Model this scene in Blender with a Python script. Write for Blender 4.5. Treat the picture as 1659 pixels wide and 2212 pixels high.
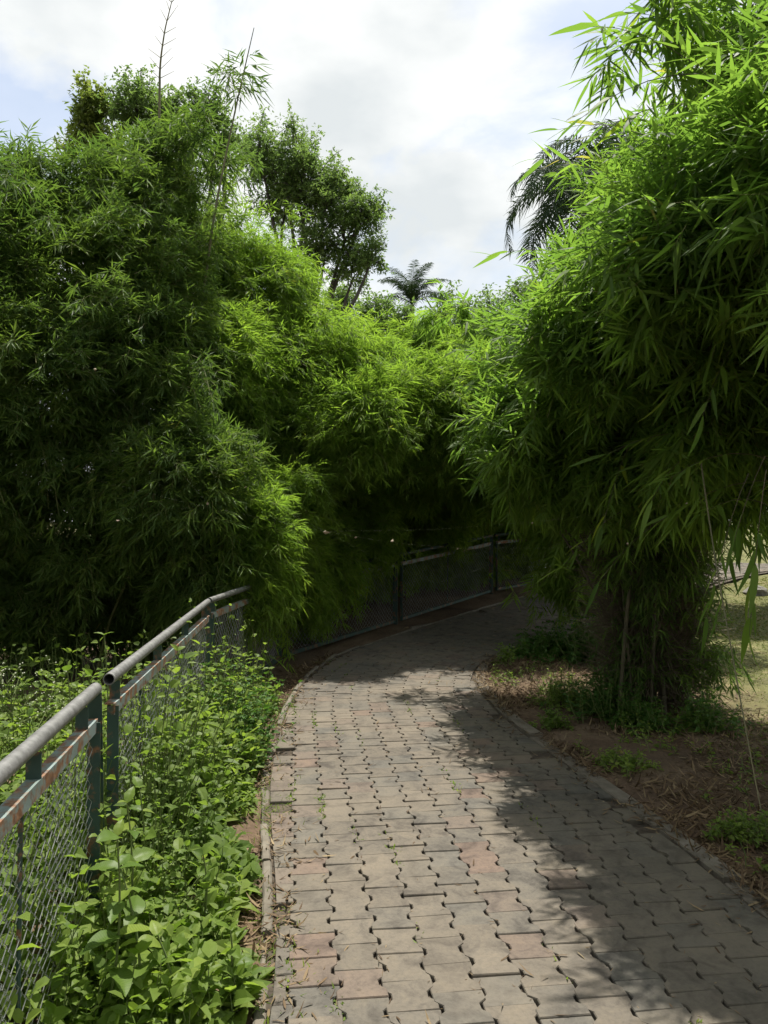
import bpy, math, random
import numpy as np
from mathutils import Vector, Matrix

R = math.radians
rng = np.random.default_rng(11)
random.seed(11)
scene = bpy.context.scene
col = scene.collection
for o in list(bpy.data.objects):
    bpy.data.objects.remove(o)

# ------------------------------------------------------------------ camera, sky, sun, exposure
EYE = 1.6
cam_d = bpy.data.cameras.new('camera')
cam = bpy.data.objects.new('camera', cam_d); col.objects.link(cam)
cam.location = (0, 0, EYE)
cam.rotation_euler = (R(90.65), 0, 0)
cam_d.sensor_fit = 'VERTICAL'; cam_d.sensor_height = 24.0; cam_d.lens = 18.02
cam_d.clip_start = 0.05; cam_d.clip_end = 3000
scene.camera = cam

SUN_AZ, SUN_EL = 14.0, 72.0          # degrees right of straight ahead, degrees up
world = bpy.data.worlds.new('World'); scene.world = world; world.use_nodes = True
def build_world():
    nt = world.node_tree; N = nt.nodes; L = nt.links; N.clear()
    out = N.new('ShaderNodeOutputWorld')
    sky = N.new('ShaderNodeTexSky'); sky.sky_type = 'NISHITA'; sky.sun_disc = False
    sky.sun_elevation = R(SUN_EL); sky.sun_rotation = R(SUN_AZ); sky.dust_density = 2.5; sky.air_density = 1.2
    bg1 = N.new('ShaderNodeBackground'); bg1.inputs['Strength'].default_value = 0.11
    L.new(sky.outputs[0], bg1.inputs['Color'])
    tc = N.new('ShaderNodeTexCoord')
    mp = N.new('ShaderNodeMapping'); mp.inputs['Scale'].default_value = (1.0, 1.0, 1.7); mp.inputs['Location'].default_value = (0.35, 0.1, 0.62)
    L.new(tc.outputs['Generated'], mp.inputs['Vector'])
    n1 = N.new('ShaderNodeTexNoise'); n1.inputs['Scale'].default_value = 3.4; n1.inputs['Detail'].default_value = 9; n1.inputs['Roughness'].default_value = 0.55; n1.inputs['Distortion'].default_value = 0.25
    L.new(mp.outputs[0], n1.inputs['Vector'])
    r1 = N.new('ShaderNodeValToRGB'); r1.color_ramp.elements[0].position = 0.38; r1.color_ramp.elements[1].position = 0.52
    r1.color_ramp.elements[0].color = (0.34, 0.34, 0.34, 1)
    L.new(n1.outputs['Fac'], r1.inputs[0])
    n2 = N.new('ShaderNodeTexNoise'); n2.inputs['Scale'].default_value = 4.2; n2.inputs['Detail'].default_value = 7; n2.inputs['Roughness'].default_value = 0.5
    mp2 = N.new('ShaderNodeMapping'); mp2.inputs['Location'].default_value = (4.0, 1.3, 2.2); mp2.inputs['Scale'].default_value = (1, 1, 1.9)
    L.new(tc.outputs['Generated'], mp2.inputs['Vector']); L.new(mp2.outputs[0], n2.inputs['Vector'])
    r2 = N.new('ShaderNodeValToRGB'); r2.color_ramp.elements[0].position = 0.33; r2.color_ramp.elements[0].color = (0.53, 0.56, 0.57, 1)
    r2.color_ramp.elements[1].position = 0.60; r2.color_ramp.elements[1].color = (0.76, 0.765, 0.75, 1)
    L.new(n2.outputs['Fac'], r2.inputs[0])
    bg2 = N.new('ShaderNodeBackground'); bg2.inputs['Strength'].default_value = 0.95
    L.new(r2.outputs[0], bg2.inputs['Color'])
    mx = N.new('ShaderNodeMixShader')
    L.new(r1.outputs[0], mx.inputs[0]); L.new(bg1.outputs[0], mx.inputs[1]); L.new(bg2.outputs[0], mx.inputs[2])
    L.new(mx.outputs[0], out.inputs['Surface'])
build_world()

sun_d = bpy.data.lights.new('sun', 'SUN'); sun_d.energy = 5.0; sun_d.angle = R(0.6); sun_d.color = (1.0, 0.95, 0.86)
sun = bpy.data.objects.new('sun', sun_d); col.objects.link(sun)
sdir = Vector((math.sin(R(SUN_AZ)) * math.cos(R(SUN_EL)), math.cos(R(SUN_AZ)) * math.cos(R(SUN_EL)), math.sin(R(SUN_EL))))
sun.rotation_euler = sdir.to_track_quat('Z', 'Y').to_euler()
sun.location = (3, 4, 20)
vs = scene.view_settings
vs.view_transform = 'Standard'; vs.look = 'None'; vs.gamma = 1.0; vs.use_curve_mapping = False; vs.exposure = 0.65

scene.cycles.max_bounces = 6; scene.cycles.diffuse_bounces = 3; scene.cycles.transmission_bounces = 4; scene.cycles.glossy_bounces = 2
scene.cycles.adaptive_threshold = 0.02

# ------------------------------------------------------------------ helpers
def at(u, v, Y):
    """point at depth Y seen at (u, v), measured on a 1659 x 2212 copy of the photograph"""
    return np.array([(u - 829.5) / 1661.0 * Y, Y, EYE - (v - 1125.0) / 1661.0 * Y])

def ground_z(y):
    y = np.asarray(y, dtype=float)
    a = 0.0125 * np.clip(y - 7, 0, 6) ** 2
    return a + np.where(y > 13, 0.15 * (1 - np.exp(-np.clip(y - 13, 0, 60))), 0.0)

def nrm(a):
    return a / np.maximum(np.linalg.norm(a, axis=-1, keepdims=True), 1e-9)

def base_of(p):
    return np.array(p.location) if p is not None else np.zeros(3)

def root_loc(p):
    t = np.zeros(3)
    while p is not None:
        t = t + np.array(p.location); p = p.parent
    return t

def mesh_data(name, V, F, rnd=None, smooth=False):
    me = bpy.data.meshes.new(name)
    V = np.ascontiguousarray(V, dtype=np.float32)
    Fs = F if isinstance(F, (list, tuple)) else [F]
    Fs = [np.asarray(f, dtype=np.int32) for f in Fs if len(f)]
    me.vertices.add(len(V)); me.vertices.foreach_set('co', V.ravel())
    loops = np.concatenate([f.ravel() for f in Fs])
    starts = []; s = 0
    for f in Fs:
        starts.append(s + np.arange(len(f)) * f.shape[1]); s += f.size
    starts = np.concatenate(starts).astype(np.int32)
    me.loops.add(len(loops)); me.loops.foreach_set('vertex_index', loops)
    me.polygons.add(len(starts)); me.polygons.foreach_set('loop_start', starts)
    me.polygons.foreach_set('use_smooth', np.full(len(starts), bool(smooth)))
    me.update(calc_edges=True)
    if rnd is not None:
        a = me.attributes.new('rnd', 'FLOAT', 'FACE')
        a.data.foreach_set('value', np.ascontiguousarray(rnd, dtype=np.float32))
    return me

def mk(name, V, F, mat, parent=None, rnd=None, smooth=False):
    V = np.asarray(V, dtype=float)
    if parent is not None:
        V = V - root_loc(parent)
    me = mesh_data(name, V, F, rnd, smooth)
    me.materials.append(mat)
    o = bpy.data.objects.new(name, me); col.objects.link(o)
    if parent is not None:
        o.parent = parent
    return o

def thing(name, loc, label, cat, group=None):
    o = bpy.data.objects.new(name, None); col.objects.link(o)
    o.location = [float(q) for q in loc]; o.empty_display_size = 0.2
    o['label'] = label; o['category'] = cat
    if group: o['group'] = group
    return o

def tag(o, label=None, cat=None, group=None, kind=None):
    if label: o['label'] = label
    if cat: o['category'] = cat
    if group: o['group'] = group
    if kind: o['kind'] = kind
    return o

class Acc:
    """collects arrays of vertices, triangles and a per-face value"""
    def __init__(s): s.V = []; s.T = []; s.Rn = []; s.n = 0
    def add(s, V, T, r=None):
        V = np.asarray(V, float).reshape(-1, 3); T = np.asarray(T, int)
        if len(T) == 0: return
        s.V.append(V); s.T.append(T + s.n); s.n += len(V)
        s.Rn.append(np.full(len(T), 0.5) if r is None else np.broadcast_to(r, (len(T),)))
    def out(s): return np.concatenate(s.V), np.concatenate(s.T), np.concatenate(s.Rn)
    def build(s, name, mat, parent=None, smooth=False):
        V, T, r = s.out()
        return mk(name, V, T, mat, parent, r, smooth)

def tubes(P, rad, sides=5, cap=False):
    """P (N,S,3) paths, rad (S,) or (N,S)"""
    P = np.asarray(P, float)
    if P.ndim == 2: P = P[None]
    N, S, _ = P.shape
    rad = np.broadcast_to(np.asarray(rad, float), (N, S))
    Tn = np.zeros_like(P); Tn[:, 1:-1] = P[:, 2:] - P[:, :-2]; Tn[:, 0] = P[:, 1] - P[:, 0]; Tn[:, -1] = P[:, -1] - P[:, -2]
    Tn = nrm(Tn)
    mean = nrm(P[:, -1] - P[:, 0])
    ref = np.where(np.abs(mean[:, 2:3]) > 0.85, np.array([[1.0, 0.2, 0]]), np.array([[0.0, 0, 1]]))
    A = nrm(np.cross(Tn, ref[:, None, :])); B = np.cross(Tn, A)
    ang = np.arange(sides) / sides * 2 * np.pi
    V = P[:, :, None, :] + rad[:, :, None, None] * (np.cos(ang)[None, None, :, None] * A[:, :, None, :] + np.sin(ang)[None, None, :, None] * B[:, :, None, :])
    idx = np.arange(N * S * sides).reshape(N, S, sides)
    a = idx[:, :-1, :]; b = idx[:, 1:, :]; a2 = np.roll(a, -1, 2); b2 = np.roll(b, -1, 2)
    T = np.concatenate([np.stack([a, a2, b2], -1).reshape(-1, 3), np.stack([a, b2, b], -1).reshape(-1, 3)])
    if cap:
        caps = []
        for k in (0, S - 1):
            r0 = idx[:, k, :]
            for q in range(1, sides - 1):
                caps.append(np.stack([r0[:, 0], r0[:, q], r0[:, q + 1]], -1))
        T = np.concatenate([T] + caps)
    return V.reshape(-1, 3), T

UP = np.array([0, 0, 1.0])
def blade(P, D, Nn, L, W, droop, kind):
    """kind 2: folded two-triangle blade; 4: curved lance blade; 8: broad folded leaf"""
    n = len(P); S = nrm(np.cross(D, Nn)); L = L[:, None]; W = W[:, None]; dr = np.asarray(droop)[:, None]
    c = lambda t: P + D * L * t - UP * dr * L * t * t
    if kind == 2:
        V = np.stack([P, c(.36) + S * W * .5 + Nn * W * .15, c(1.0), c(.36) - S * W * .5 + Nn * W * .15], 1)
        t = np.array([[0, 1, 2], [0, 2, 3]])
    elif kind == 4:
        V = np.stack([P, c(.18) + S * W * .44, c(.18) - S * W * .44, c(.55) + S * W * .42, c(.55) - S * W * .42, c(1.0)], 1)
        t = np.array([[0, 1, 2], [1, 3, 4], [1, 4, 2], [3, 5, 4]])
    else:
        f = Nn * W * .16
        V = np.stack([P, c(.3), c(.65), c(1.0), c(.22) + S * W * .46 + f, c(.6) + S * W * .4 + f, c(.22) - S * W * .46 + f, c(.6) - S * W * .4 + f], 1)
        t = np.array([[0, 1, 4], [1, 2, 5], [1, 5, 4], [2, 3, 5], [0, 6, 1], [1, 7, 2], [1, 6, 7], [2, 7, 3]])
    k = V.shape[1]
    T = (t[None] + (np.arange(n) * k)[:, None, None]).reshape(-1, 3)
    return V.reshape(-1, 3), T, len(t)

def sprays(acc, P, T, K, tl, L, W, droop, kind=2, theta=0.75, stem=None, keep=0.85, jit=0.25, rshift=0.0, upright=0.0):
    """fans of K leaves on short twigs starting at P in direction T"""
    M = len(P)
    if M == 0: return
    T = nrm(T)
    B = nrm(np.cross(T, UP + rng.normal(0, .15, (M, 3)))); C = np.cross(B, T)
    tl = tl * rng.uniform(.6, 1.3, M)
    base_r = rng.uniform(0, 1, M)
    for i in range(K):
        f = .2 + .8 * i / max(1, K - 1)
        m = rng.random(M) < keep
        n = int(m.sum())
        if n == 0: continue
        sgn = 1 if i % 2 else -1
        roll = rng.normal(0, .5, n)[:, None]
        side = sgn * (np.cos(roll) * B[m] + np.sin(roll) * C[m])
        th = (theta * (1.0 if i < K - 1 else .15) * rng.uniform(.6, 1.25, n))[:, None]
        D = nrm(T[m] * np.cos(th) + side * np.sin(th) - UP * (droop * rng.uniform(.1, 1.0, n))[:, None] + UP * upright + rng.normal(0, jit * .5, (n, 3)))
        N0 = UP + rng.normal(0, .45, (n, 3)); Nn = nrm(N0 - D * np.sum(N0 * D, 1, keepdims=True))
        p = P[m] + T[m] * (tl[m] * f)[:, None]
        l = L * rng.uniform(.6, 1.2, n); w = W * rng.uniform(.75, 1.2, n)
        V, Tr, q = blade(p, D, Nn, l, w, rng.uniform(-.05, .28, n), kind)
        r = np.clip(.55 * base_r[m] + .45 * rng.random(n) + rshift, 0, 1)
        acc.add(V, Tr, np.repeat(r, q))
    if stem is not None:
        Pt = np.stack([P, P + T * tl[:, None]], 1)
        V, Tr = tubes(Pt, np.array([stem, stem * .5]), 3)
        acc_s = acc.stem if hasattr(acc, 'stem') else acc
        acc_s.add(V, Tr)

# ------------------------------------------------------------------ materials
def newmat(name):
    m = bpy.data.materials.new(name); m.use_nodes = True
    nt = m.node_tree; nt.nodes.clear()
    return m, nt.nodes, nt.links

def ramp(N, L, src, stops, interp='LINEAR'):
    r = N.new('ShaderNodeValToRGB'); r.color_ramp.interpolation = interp
    e = r.color_ramp.elements
    while len(e) < len(stops): e.new(0.5)
    for k, (p, c) in enumerate(stops):
        e[k].position = p; e[k].color = (*c, 1)
    L.new(src, r.inputs[0]); return r.outputs[0]

def noise(N, L, scale, detail=5, rough=.55, coord='Object', dist=0.0, scl=None):
    tc = N.new('ShaderNodeTexCoord'); n = N.new('ShaderNodeTexNoise')
    n.inputs['Scale'].default_value = scale; n.inputs['Detail'].default_value = detail; n.inputs['Roughness'].default_value = rough; n.inputs['Distortion'].default_value = dist
    src = tc.outputs['Object']
    if coord == 'World':
        g = N.new('ShaderNodeNewGeometry'); src = g.outputs['Position']
    if scl:
        mp = N.new('ShaderNodeMapping'); mp.inputs['Scale'].default_value = scl; L.new(src, mp.inputs['Vector']); src = mp.outputs[0]
    L.new(src, n.inputs['Vector']); return n.outputs['Fac']

def mixc(N, L, fac, a, b, mode='MIX'):
    m = N.new('ShaderNodeMix'); m.data_type = 'RGBA'; m.blend_type = mode
    for sock, val in ((0, fac), (6, a), (7, b)):
        if isinstance(val, (int, float)): m.inputs[sock].default_value = val
        elif isinstance(val, tuple): m.inputs[sock].default_value = (*val, 1)
        else: L.new(val, m.inputs[sock])
    return m.outputs[2]

def finish(N, L, colour, rough=.8, bump=None, strength=.3, dist=.01, metal=0.0, spec=.5):
    p = N.new('ShaderNodeBsdfPrincipled'); o = N.new('ShaderNodeOutputMaterial')
    if isinstance(colour, tuple): p.inputs['Base Color'].default_value = (*colour, 1)
    else: L.new(colour, p.inputs['Base Color'])
    if isinstance(rough, (int, float)): p.inputs['Roughness'].default_value = rough
    else: L.new(rough, p.inputs['Roughness'])
    p.inputs['Metallic'].default_value = metal; p.inputs['Specular IOR Level'].default_value = spec
    if bump is not None:
        b = N.new('ShaderNodeBump'); b.inputs['Strength'].default_value = strength; b.inputs['Distance'].default_value = dist
        L.new(bump, b.inputs['Height']); L.new(b.outputs[0], p.inputs['Normal'])
    L.new(p.outputs[0], o.inputs['Surface'])
    return p

def leaf_mat(name, stops, trans=.45, tmul=(1.6, 1.7, .9), rough=.55, spec=.22, objrand=False, veins=False):
    m, N, L = newmat(name)
    if objrand:
        oi = N.new('ShaderNodeObjectInfo'); src = oi.outputs['Random']
    else:
        a = N.new('ShaderNodeAttribute'); a.attribute_name = 'rnd'; oi = N.new('ShaderNodeObjectInfo')
        ma = N.new('ShaderNodeMath'); ma.operation = 'MULTIPLY_ADD'; ma.inputs[1].default_value = .24; L.new(oi.outputs['Random'], ma.inputs[0])
        mb = N.new('ShaderNodeMath'); mb.operation = 'MULTIPLY_ADD'; mb.inputs[1].default_value = .82; mb.inputs[2].default_value = -.03; L.new(a.outputs['Fac'], mb.inputs[0])
        L.new(mb.outputs[0], ma.inputs[2]); src = ma.outputs[0]
    c = ramp(N, L, src, stops)
    n = noise(N, L, 1.3, 2, .5, 'World')
    c = mixc(N, L, 1.0, c, ramp(N, L, n, [(.3, (.75, .8, .8)), (.7, (1.12, 1.1, 1.0))]), 'MULTIPLY')
    if veins:
        tc = N.new('ShaderNodeTexCoord'); w = N.new('ShaderNodeTexWave'); w.inputs['Scale'].default_value = 5.0; w.inputs['Distortion'].default_value = .6
        w.bands_direction = 'X'
        L.new(tc.outputs['Generated'], w.inputs['Vector'])
        c = mixc(N, L, 1.0, c, ramp(N, L, w.outputs['Fac'], [(.0, (.78, .82, .75)), (.5, (1, 1, 1))]), 'MULTIPLY')
    p = N.new('ShaderNodeBsdfPrincipled'); L.new(c, p.inputs['Base Color']); p.inputs['Roughness'].default_value = rough; p.inputs['Specular IOR Level'].default_value = spec
    t = N.new('ShaderNodeBsdfTranslucent'); L.new(mixc(N, L, 1.0, c, tmul, 'MULTIPLY'), t.inputs['Color'])
    mx = N.new('ShaderNodeMixShader'); mx.inputs[0].default_value = trans
    L.new(p.outputs[0], mx.inputs[1]); L.new(t.outputs[0], mx.inputs[2])
    o = N.new('ShaderNodeOutputMaterial'); L.new(mx.outputs[0], o.inputs['Surface'])
    return m

M = {}
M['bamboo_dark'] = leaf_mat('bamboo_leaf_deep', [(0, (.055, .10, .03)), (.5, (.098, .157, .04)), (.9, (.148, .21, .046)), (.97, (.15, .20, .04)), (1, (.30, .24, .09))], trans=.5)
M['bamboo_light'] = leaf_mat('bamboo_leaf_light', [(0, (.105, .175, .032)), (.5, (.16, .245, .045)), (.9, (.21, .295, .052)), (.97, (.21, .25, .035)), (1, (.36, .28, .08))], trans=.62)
M['bamboo_near'] = leaf_mat('bamboo_leaf_broad', [(0, (.072, .135, .034)), (.5, (.12, .20, .045)), (.9, (.17, .255, .052)), (.97, (.18, .23, .03)), (1, (.34, .28, .10))], trans=.62)
M['bamboo_leaf_obj'] = leaf_mat('bamboo_leaf_single', [(0, (.072, .135, .034)), (.5, (.12, .20, .045)), (.9, (.17, .255, .052)), (.97, (.19, .24, .03)), (1, (.34, .28, .10))], trans=.62, objrand=True)
M['tree'] = leaf_mat('tree_leaf', [(0, (.075, .12, .05)), (.6, (.11, .165, .065)), (1, (.165, .22, .08))], trans=.55)
M['tree_yellow'] = leaf_mat('tree_leaf_olive', [(0, (.085, .12, .04)), (.6, (.13, .165, .05)), (1, (.19, .21, .065))], trans=.55)
M['palm'] = leaf_mat('palm_leaf', [(0, (.02, .038, .022)), (1, (.035, .058, .03))], trans=.25, rough=.7, spec=.1)
M['weed'] = leaf_mat('weed_leaf', [(0, (.085, .145, .032)), (.5, (.155, .225, .048)), (.88, (.225, .29, .07)), (.97, (.26, .30, .07)), (1, (.30, .22, .10))], trans=.5, rough=.5)
M['weed_obj'] = leaf_mat('weed_leaf_single', [(0, (.10, .165, .035)), (.6, (.15, .22, .04)), (1, (.22, .28, .055))], trans=.4, rough=.45, objrand=True, veins=True)
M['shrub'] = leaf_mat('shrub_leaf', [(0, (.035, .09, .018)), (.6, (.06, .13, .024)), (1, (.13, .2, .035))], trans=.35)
M['grass'] = leaf_mat('grass_blade', [(0, (.07, .12, .03)), (.5, (.13, .17, .045)), (.8, (.22, .20, .08)), (1, (.30, .25, .12))], trans=.3, rough=.6)
M['litter'] = leaf_mat('dry_bamboo_leaf', [(0, (.07, .042, .024)), (.45, (.15, .10, .06)), (.85, (.27, .20, .12)), (1, (.42, .34, .22))], trans=.15, tmul=(1, 1, 1), rough=.7)

def simple(name, stops, scale, rough=.8, bump=True, strength=.3, dist=.01, metal=0.0, coord='Object', detail=6, scl=None):
    m, N, L = newmat(name)
    n = noise(N, L, scale, detail, .6, coord, scl=scl)
    c = ramp(N, L, n, stops)
    b = noise(N, L, scale * 4, 4, .6, coord) if bump else None
    finish(N, L, c, rough, b, strength, dist, metal)
    M[name] = m
simple('culm', [(.3, (.10, .13, .04)), (.55, (.20, .20, .07)), (.75, (.26, .22, .12))], 6)
simple('culm_old', [(.3, (.035, .035, .018)), (.55, (.075, .065, .035)), (.75, (.12, .10, .06))], 6)
simple('dead_twig', [(.3, (.05, .04, .025)), (.6, (.12, .095, .06)), (.8, (.2, .165, .11))], 9)
simple('shoot', [(.3, (.09, .10, .05)), (.7, (.17, .15, .08))], 4)
simple('bark', [(.3, (.03, .026, .022)), (.7, (.075, .065, .052))], 5, strength=.5)
simple('stem', [(.3, (.08, .13, .03)), (.7, (.15, .18, .05))], 6)
simple('galvanised', [(.25, (.11, .11, .105)), (.5, (.20, .20, .195)), (.75, (.29, .29, .285))], 26, rough=.5, metal=.35, strength=.12, dist=.004)
simple('wire', [(.3, (.22, .23, .22)), (.7, (.42, .43, .42))], 12, rough=.5, metal=.3, bump=False)
simple('concrete', [(.25, (.075, .064, .048)), (.5, (.14, .122, .094)), (.75, (.20, .178, .14))], 9, rough=.9, strength=.5, dist=.006, coord='World')
simple('rock', [(.3, (.12, .11, .095)), (.7, (.24, .23, .2))], 4, rough=.9, strength=.6, dist=.02)
simple('flower', [(.3, (.4, .44, .28)), (.7, (.62, .64, .48))], 20, bump=False)
simple('debris', [(.3, (.16, .12, .08)), (.7, (.32, .26, .18))], 60, bump=False)
simple('web', [(.3, (.2, .2, .19)), (.7, (.3, .3, .29))], 5, bump=False)
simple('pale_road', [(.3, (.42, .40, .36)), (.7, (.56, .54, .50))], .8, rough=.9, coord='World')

def rusty(name, paint, paint2, amount):
    m, N, L = newmat(name)
    n = noise(N, L, 14, 8, .68); n2 = noise(N, L, 5, 4)
    p = ramp(N, L, n2, [(.35, paint), (.65, paint2)])
    rust = ramp(N, L, noise(N, L, 40, 5), [(.3, (.10, .045, .022)), (.55, (.22, .105, .05)), (.8, (.36, .24, .15))])
    f = ramp(N, L, n, [(amount - .05, (1, 1, 1)), (amount + .05, (0, 0, 0))])
    c = mixc(N, L, f, p, rust)
    finish(N, L, c, .65, n, .35, .003)
    M[name] = m
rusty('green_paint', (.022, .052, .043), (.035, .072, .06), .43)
rusty('rail_paint', (.22, .28, .28), (.14, .19, .17), .49)

def paver_mat(name, obj):
    m, N, L = newmat(name)
    if obj:
        oi = N.new('ShaderNodeObjectInfo'); base = oi.outputs['Color']; rv = oi.outputs['Random']
    else:
        a = N.new('ShaderNodeAttribute'); a.attribute_name = 'rnd'; rv = a.outputs['Fac']
        base = ramp(N, L, rv, [(0, (.115, .107, .092)), (.5, (.126, .111, .092)), (.85, (.134, .117, .095)), (1, (.138, .109, .089))])
    big = noise(N, L, 1.1, 5, .6, 'World')
    fine = noise(N, L, 60, 6, .7, 'World'); mid = noise(N, L, 9, 6, .65, 'World', dist=.6)
    c = mixc(N, L, 1.0, base, ramp(N, L, fine, [(.3, (.78, .78, .77)), (.5, (1, 1, 1)), (.72, (1.12, 1.11, 1.08))]), 'MULTIPLY')
    c = mixc(N, L, 1.0, c, ramp(N, L, mid, [(.33, (.55, .55, .56)), (.5, (.95, .95, .94)), (.7, (1.16, 1.13, 1.06))]), 'MULTIPLY')
    sand = ramp(N, L, big, [(.46, (0, 0, 0)), (.66, (.36, .36, .36))])
    c = mixc(N, L, sand, c, (.215, .18, .134))
    finish(N, L, c, .92, fine, .35, .004, spec=.25)
    M[name] = m
paver_mat('paver_single', True); paver_mat('paver_mass', False)

def soil_mat():
    m, N, L = newmat('soil')
    a = N.new('ShaderNodeAttribute'); a.attribute_name = 'lawn'
    n1 = noise(N, L, 2.2, 8, .62, 'World'); n2 = noise(N, L, 35, 6, .7, 'World')
    soil = ramp(N, L, n1, [(.3, (.075, .052, .036)), (.5, (.13, .088, .058)), (.72, (.19, .14, .095))])
    gr = ramp(N, L, n1, [(.3, (.10, .095, .045)), (.5, (.13, .135, .05)), (.7, (.20, .165, .085))])
    c = mixc(N, L, a.outputs['Fac'], soil, gr)
    c = mixc(N, L, 1.0, c, ramp(N, L, n2, [(.3, (.6, .6, .6)), (.6, (1.1, 1.1, 1.1))]), 'MULTIPLY')
    finish(N, L, c, .95, n2, .6, .012, spec=.2)
    M['soil'] = m
soil_mat()
simple('sand_bed', [(.3, (.03, .023, .016)), (.5, (.06, .046, .031)), (.75, (.125, .098, .067))], 16, rough=.95, strength=.7, dist=.008, coord='World')

# ------------------------------------------------------------------ path frame (arc length s, offset o to the right)
H0 = R(-6.5)
s_cl = [0.0]; pts = [np.array([0.50 + math.tan(R(6.5)) * 3.0, 0.0])]; hd = [H0]
ds = 0.02; Rb = 4.1
while len(pts) < 1150:
    y = pts[-1][1]; h = hd[-1]
    if y > 6.5 and h < R(45): h += ds / Rb
    pts.append(pts[-1] + ds * np.array([math.sin(h), math.cos(h)])); hd.append(h); s_cl.append(s_cl[-1] + ds)
CL = np.array(pts); HD = np.array(hd); SC = np.array(s_cl)
def frame(s, o):
    s = np.asarray(s, float); o = np.asarray(o, float)
    x = np.interp(s, SC, CL[:, 0]); y = np.interp(s, SC, CL[:, 1]); h = np.interp(s, SC, HD)
    return np.stack([x + o * np.cos(h), y - o * np.sin(h)], -1)
def to_so(p):
    d = CL[None] - np.asarray(p, float)[:, None]; k = np.argmin((d ** 2).sum(-1), 1)
    v = np.asarray(p, float) - CL[k]; h = HD[k]
    return SC[k], v[:, 0] * np.cos(h) - v[:, 1] * np.sin(h)
def dens(p, n=400):
    p = np.asarray(p, float); d = np.r_[0, np.cumsum(np.linalg.norm(np.diff(p, axis=0), axis=1))]
    t = np.linspace(0, d[-1], n); q = np.stack([np.interp(t, d, p[:, i]) for i in range(p.shape[1])], -1)
    k = np.ones(25) / 25; e = np.pad(q, ((12, 12), (0, 0)), mode='edge')
    return np.stack([np.convolve(e[:, i], k, 'valid') for i in range(p.shape[1])], -1)
LE = dens([(-.33, -1), (-.35, 1.2), (-.38, 2.4), (-.44, 3), (-.6, 3.88), (-.74, 4.7), (-.82, 5.97), (-.84, 7.3), (-.6, 8.8), (.44, 10.35), (1.6, 11.7), (2.9, 13.0), (6, 16.1)])
RE = dens([(2.0, -1), (1.78, 1.5), (1.57, 3.1), (1.48, 3.8), (1.26, 4.97), (1.02, 5.97), (.92, 7.4), (1.0, 8.2), (1.45, 9.0), (2.3, 9.8), (3.5, 11.0), (5, 12.5), (8, 15.5)])
sL, oL = to_so(LE); sR, oR = to_so(RE)
kL = np.argsort(sL); kR = np.argsort(sR)
f_oL = lambda s: np.interp(s, sL[kL], oL[kL]); f_oR = lambda s: np.interp(s, sR[kR], oR[kR])

# ------------------------------------------------------------------ terrain
def smooth_noise(x, y, seed=0):
    r = np.random.default_rng(seed); t = np.zeros_like(x)
    for k in range(9):
        a = r.uniform(0, 2 * np.pi); f = r.uniform(.8, 5.5); t += np.sin((x * np.cos(a) + y * np.sin(a)) * f + r.uniform(0, 6)) / (1 + f)
    return t
def terrain_z(x, y):
    z = ground_z(y)
    s, o = to_so(np.stack([x, y], -1)) if len(x) < 200000 else (y, x)
    inside = (o > f_oL(s) - .03) & (o < f_oR(s) + .05) & (s < 21) & (np.abs(o) < 3)
    lump = smooth_noise(x, y, 3) * .022
    near = np.exp(-np.minimum(np.abs(o - f_oL(s)), np.abs(o - f_oR(s))) * 3)
    fade = np.clip(1.4 - np.hypot(x, y) / 60, 0, 1)
    return z + np.where(inside, -.05, lump * (1 - near) * fade + .004)
xs = np.unique(np.round(np.r_[-600, -300, -150, -80, -50, -30, -20, -15, -12, np.arange(-9, -2, .3), np.arange(-2, 4.5, .07), np.arange(4.5, 10, .3), 12, 15, 20, 30, 50, 80, 150, 300, 600], 3))
ys = np.unique(np.round(np.r_[-200, -80, -30, -10, -4, np.arange(-2, 1.4, .3), np.arange(1.4, 9, .07), np.arange(9, 18, .2), np.arange(18, 30, 1), 35, 42, 50, 65, 80, 120, 200, 350, 600, 1000], 3))
gx, gy = np.meshgrid(xs, ys); nx, ny = len(xs), len(ys)
fx, fy = gx.ravel(), gy.ravel(); gz = np.zeros_like(fx)
for a in range(0, len(fx), 4000):
    gz[a:a + 4000] = terrain_z(fx[a:a + 4000], fy[a:a + 4000])
idx = np.arange(nx * ny).reshape(ny, nx)
quads = np.stack([idx[:-1, :-1], idx[:-1, 1:], idx[1:, 1:], idx[1:, :-1]], -1).reshape(-1, 4)
ground = mk('ground', np.stack([fx, fy, gz], -1), quads, M['soil'], smooth=True)
lawn = 1 / (1 + np.exp(-((fx - 2.7 - .10 * (fy - 6)) * 4 + smooth_noise(fx, fy, 8) * 2.5)))
lawn = lawn * (1 / (1 + np.exp(-(fy - 5.6 + smooth_noise(fx, fy, 5) * .6) * 3)))
lawn = np.maximum(lawn, (fy > 14.5) * .9)
at_ = ground.data.attributes.new('lawn', 'FLOAT', 'POINT'); at_.data.foreach_set('value', lawn.astype(np.float32))
tag(ground, kind='structure')

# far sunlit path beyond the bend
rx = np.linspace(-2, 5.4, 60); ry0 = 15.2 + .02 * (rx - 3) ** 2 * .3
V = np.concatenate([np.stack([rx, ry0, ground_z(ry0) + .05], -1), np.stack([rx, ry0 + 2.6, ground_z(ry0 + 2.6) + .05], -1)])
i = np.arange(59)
far = mk('road', V, np.stack([i, i + 1, i + 61, i + 60], -1), M['pale_road']); tag(far, kind='structure')

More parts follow.
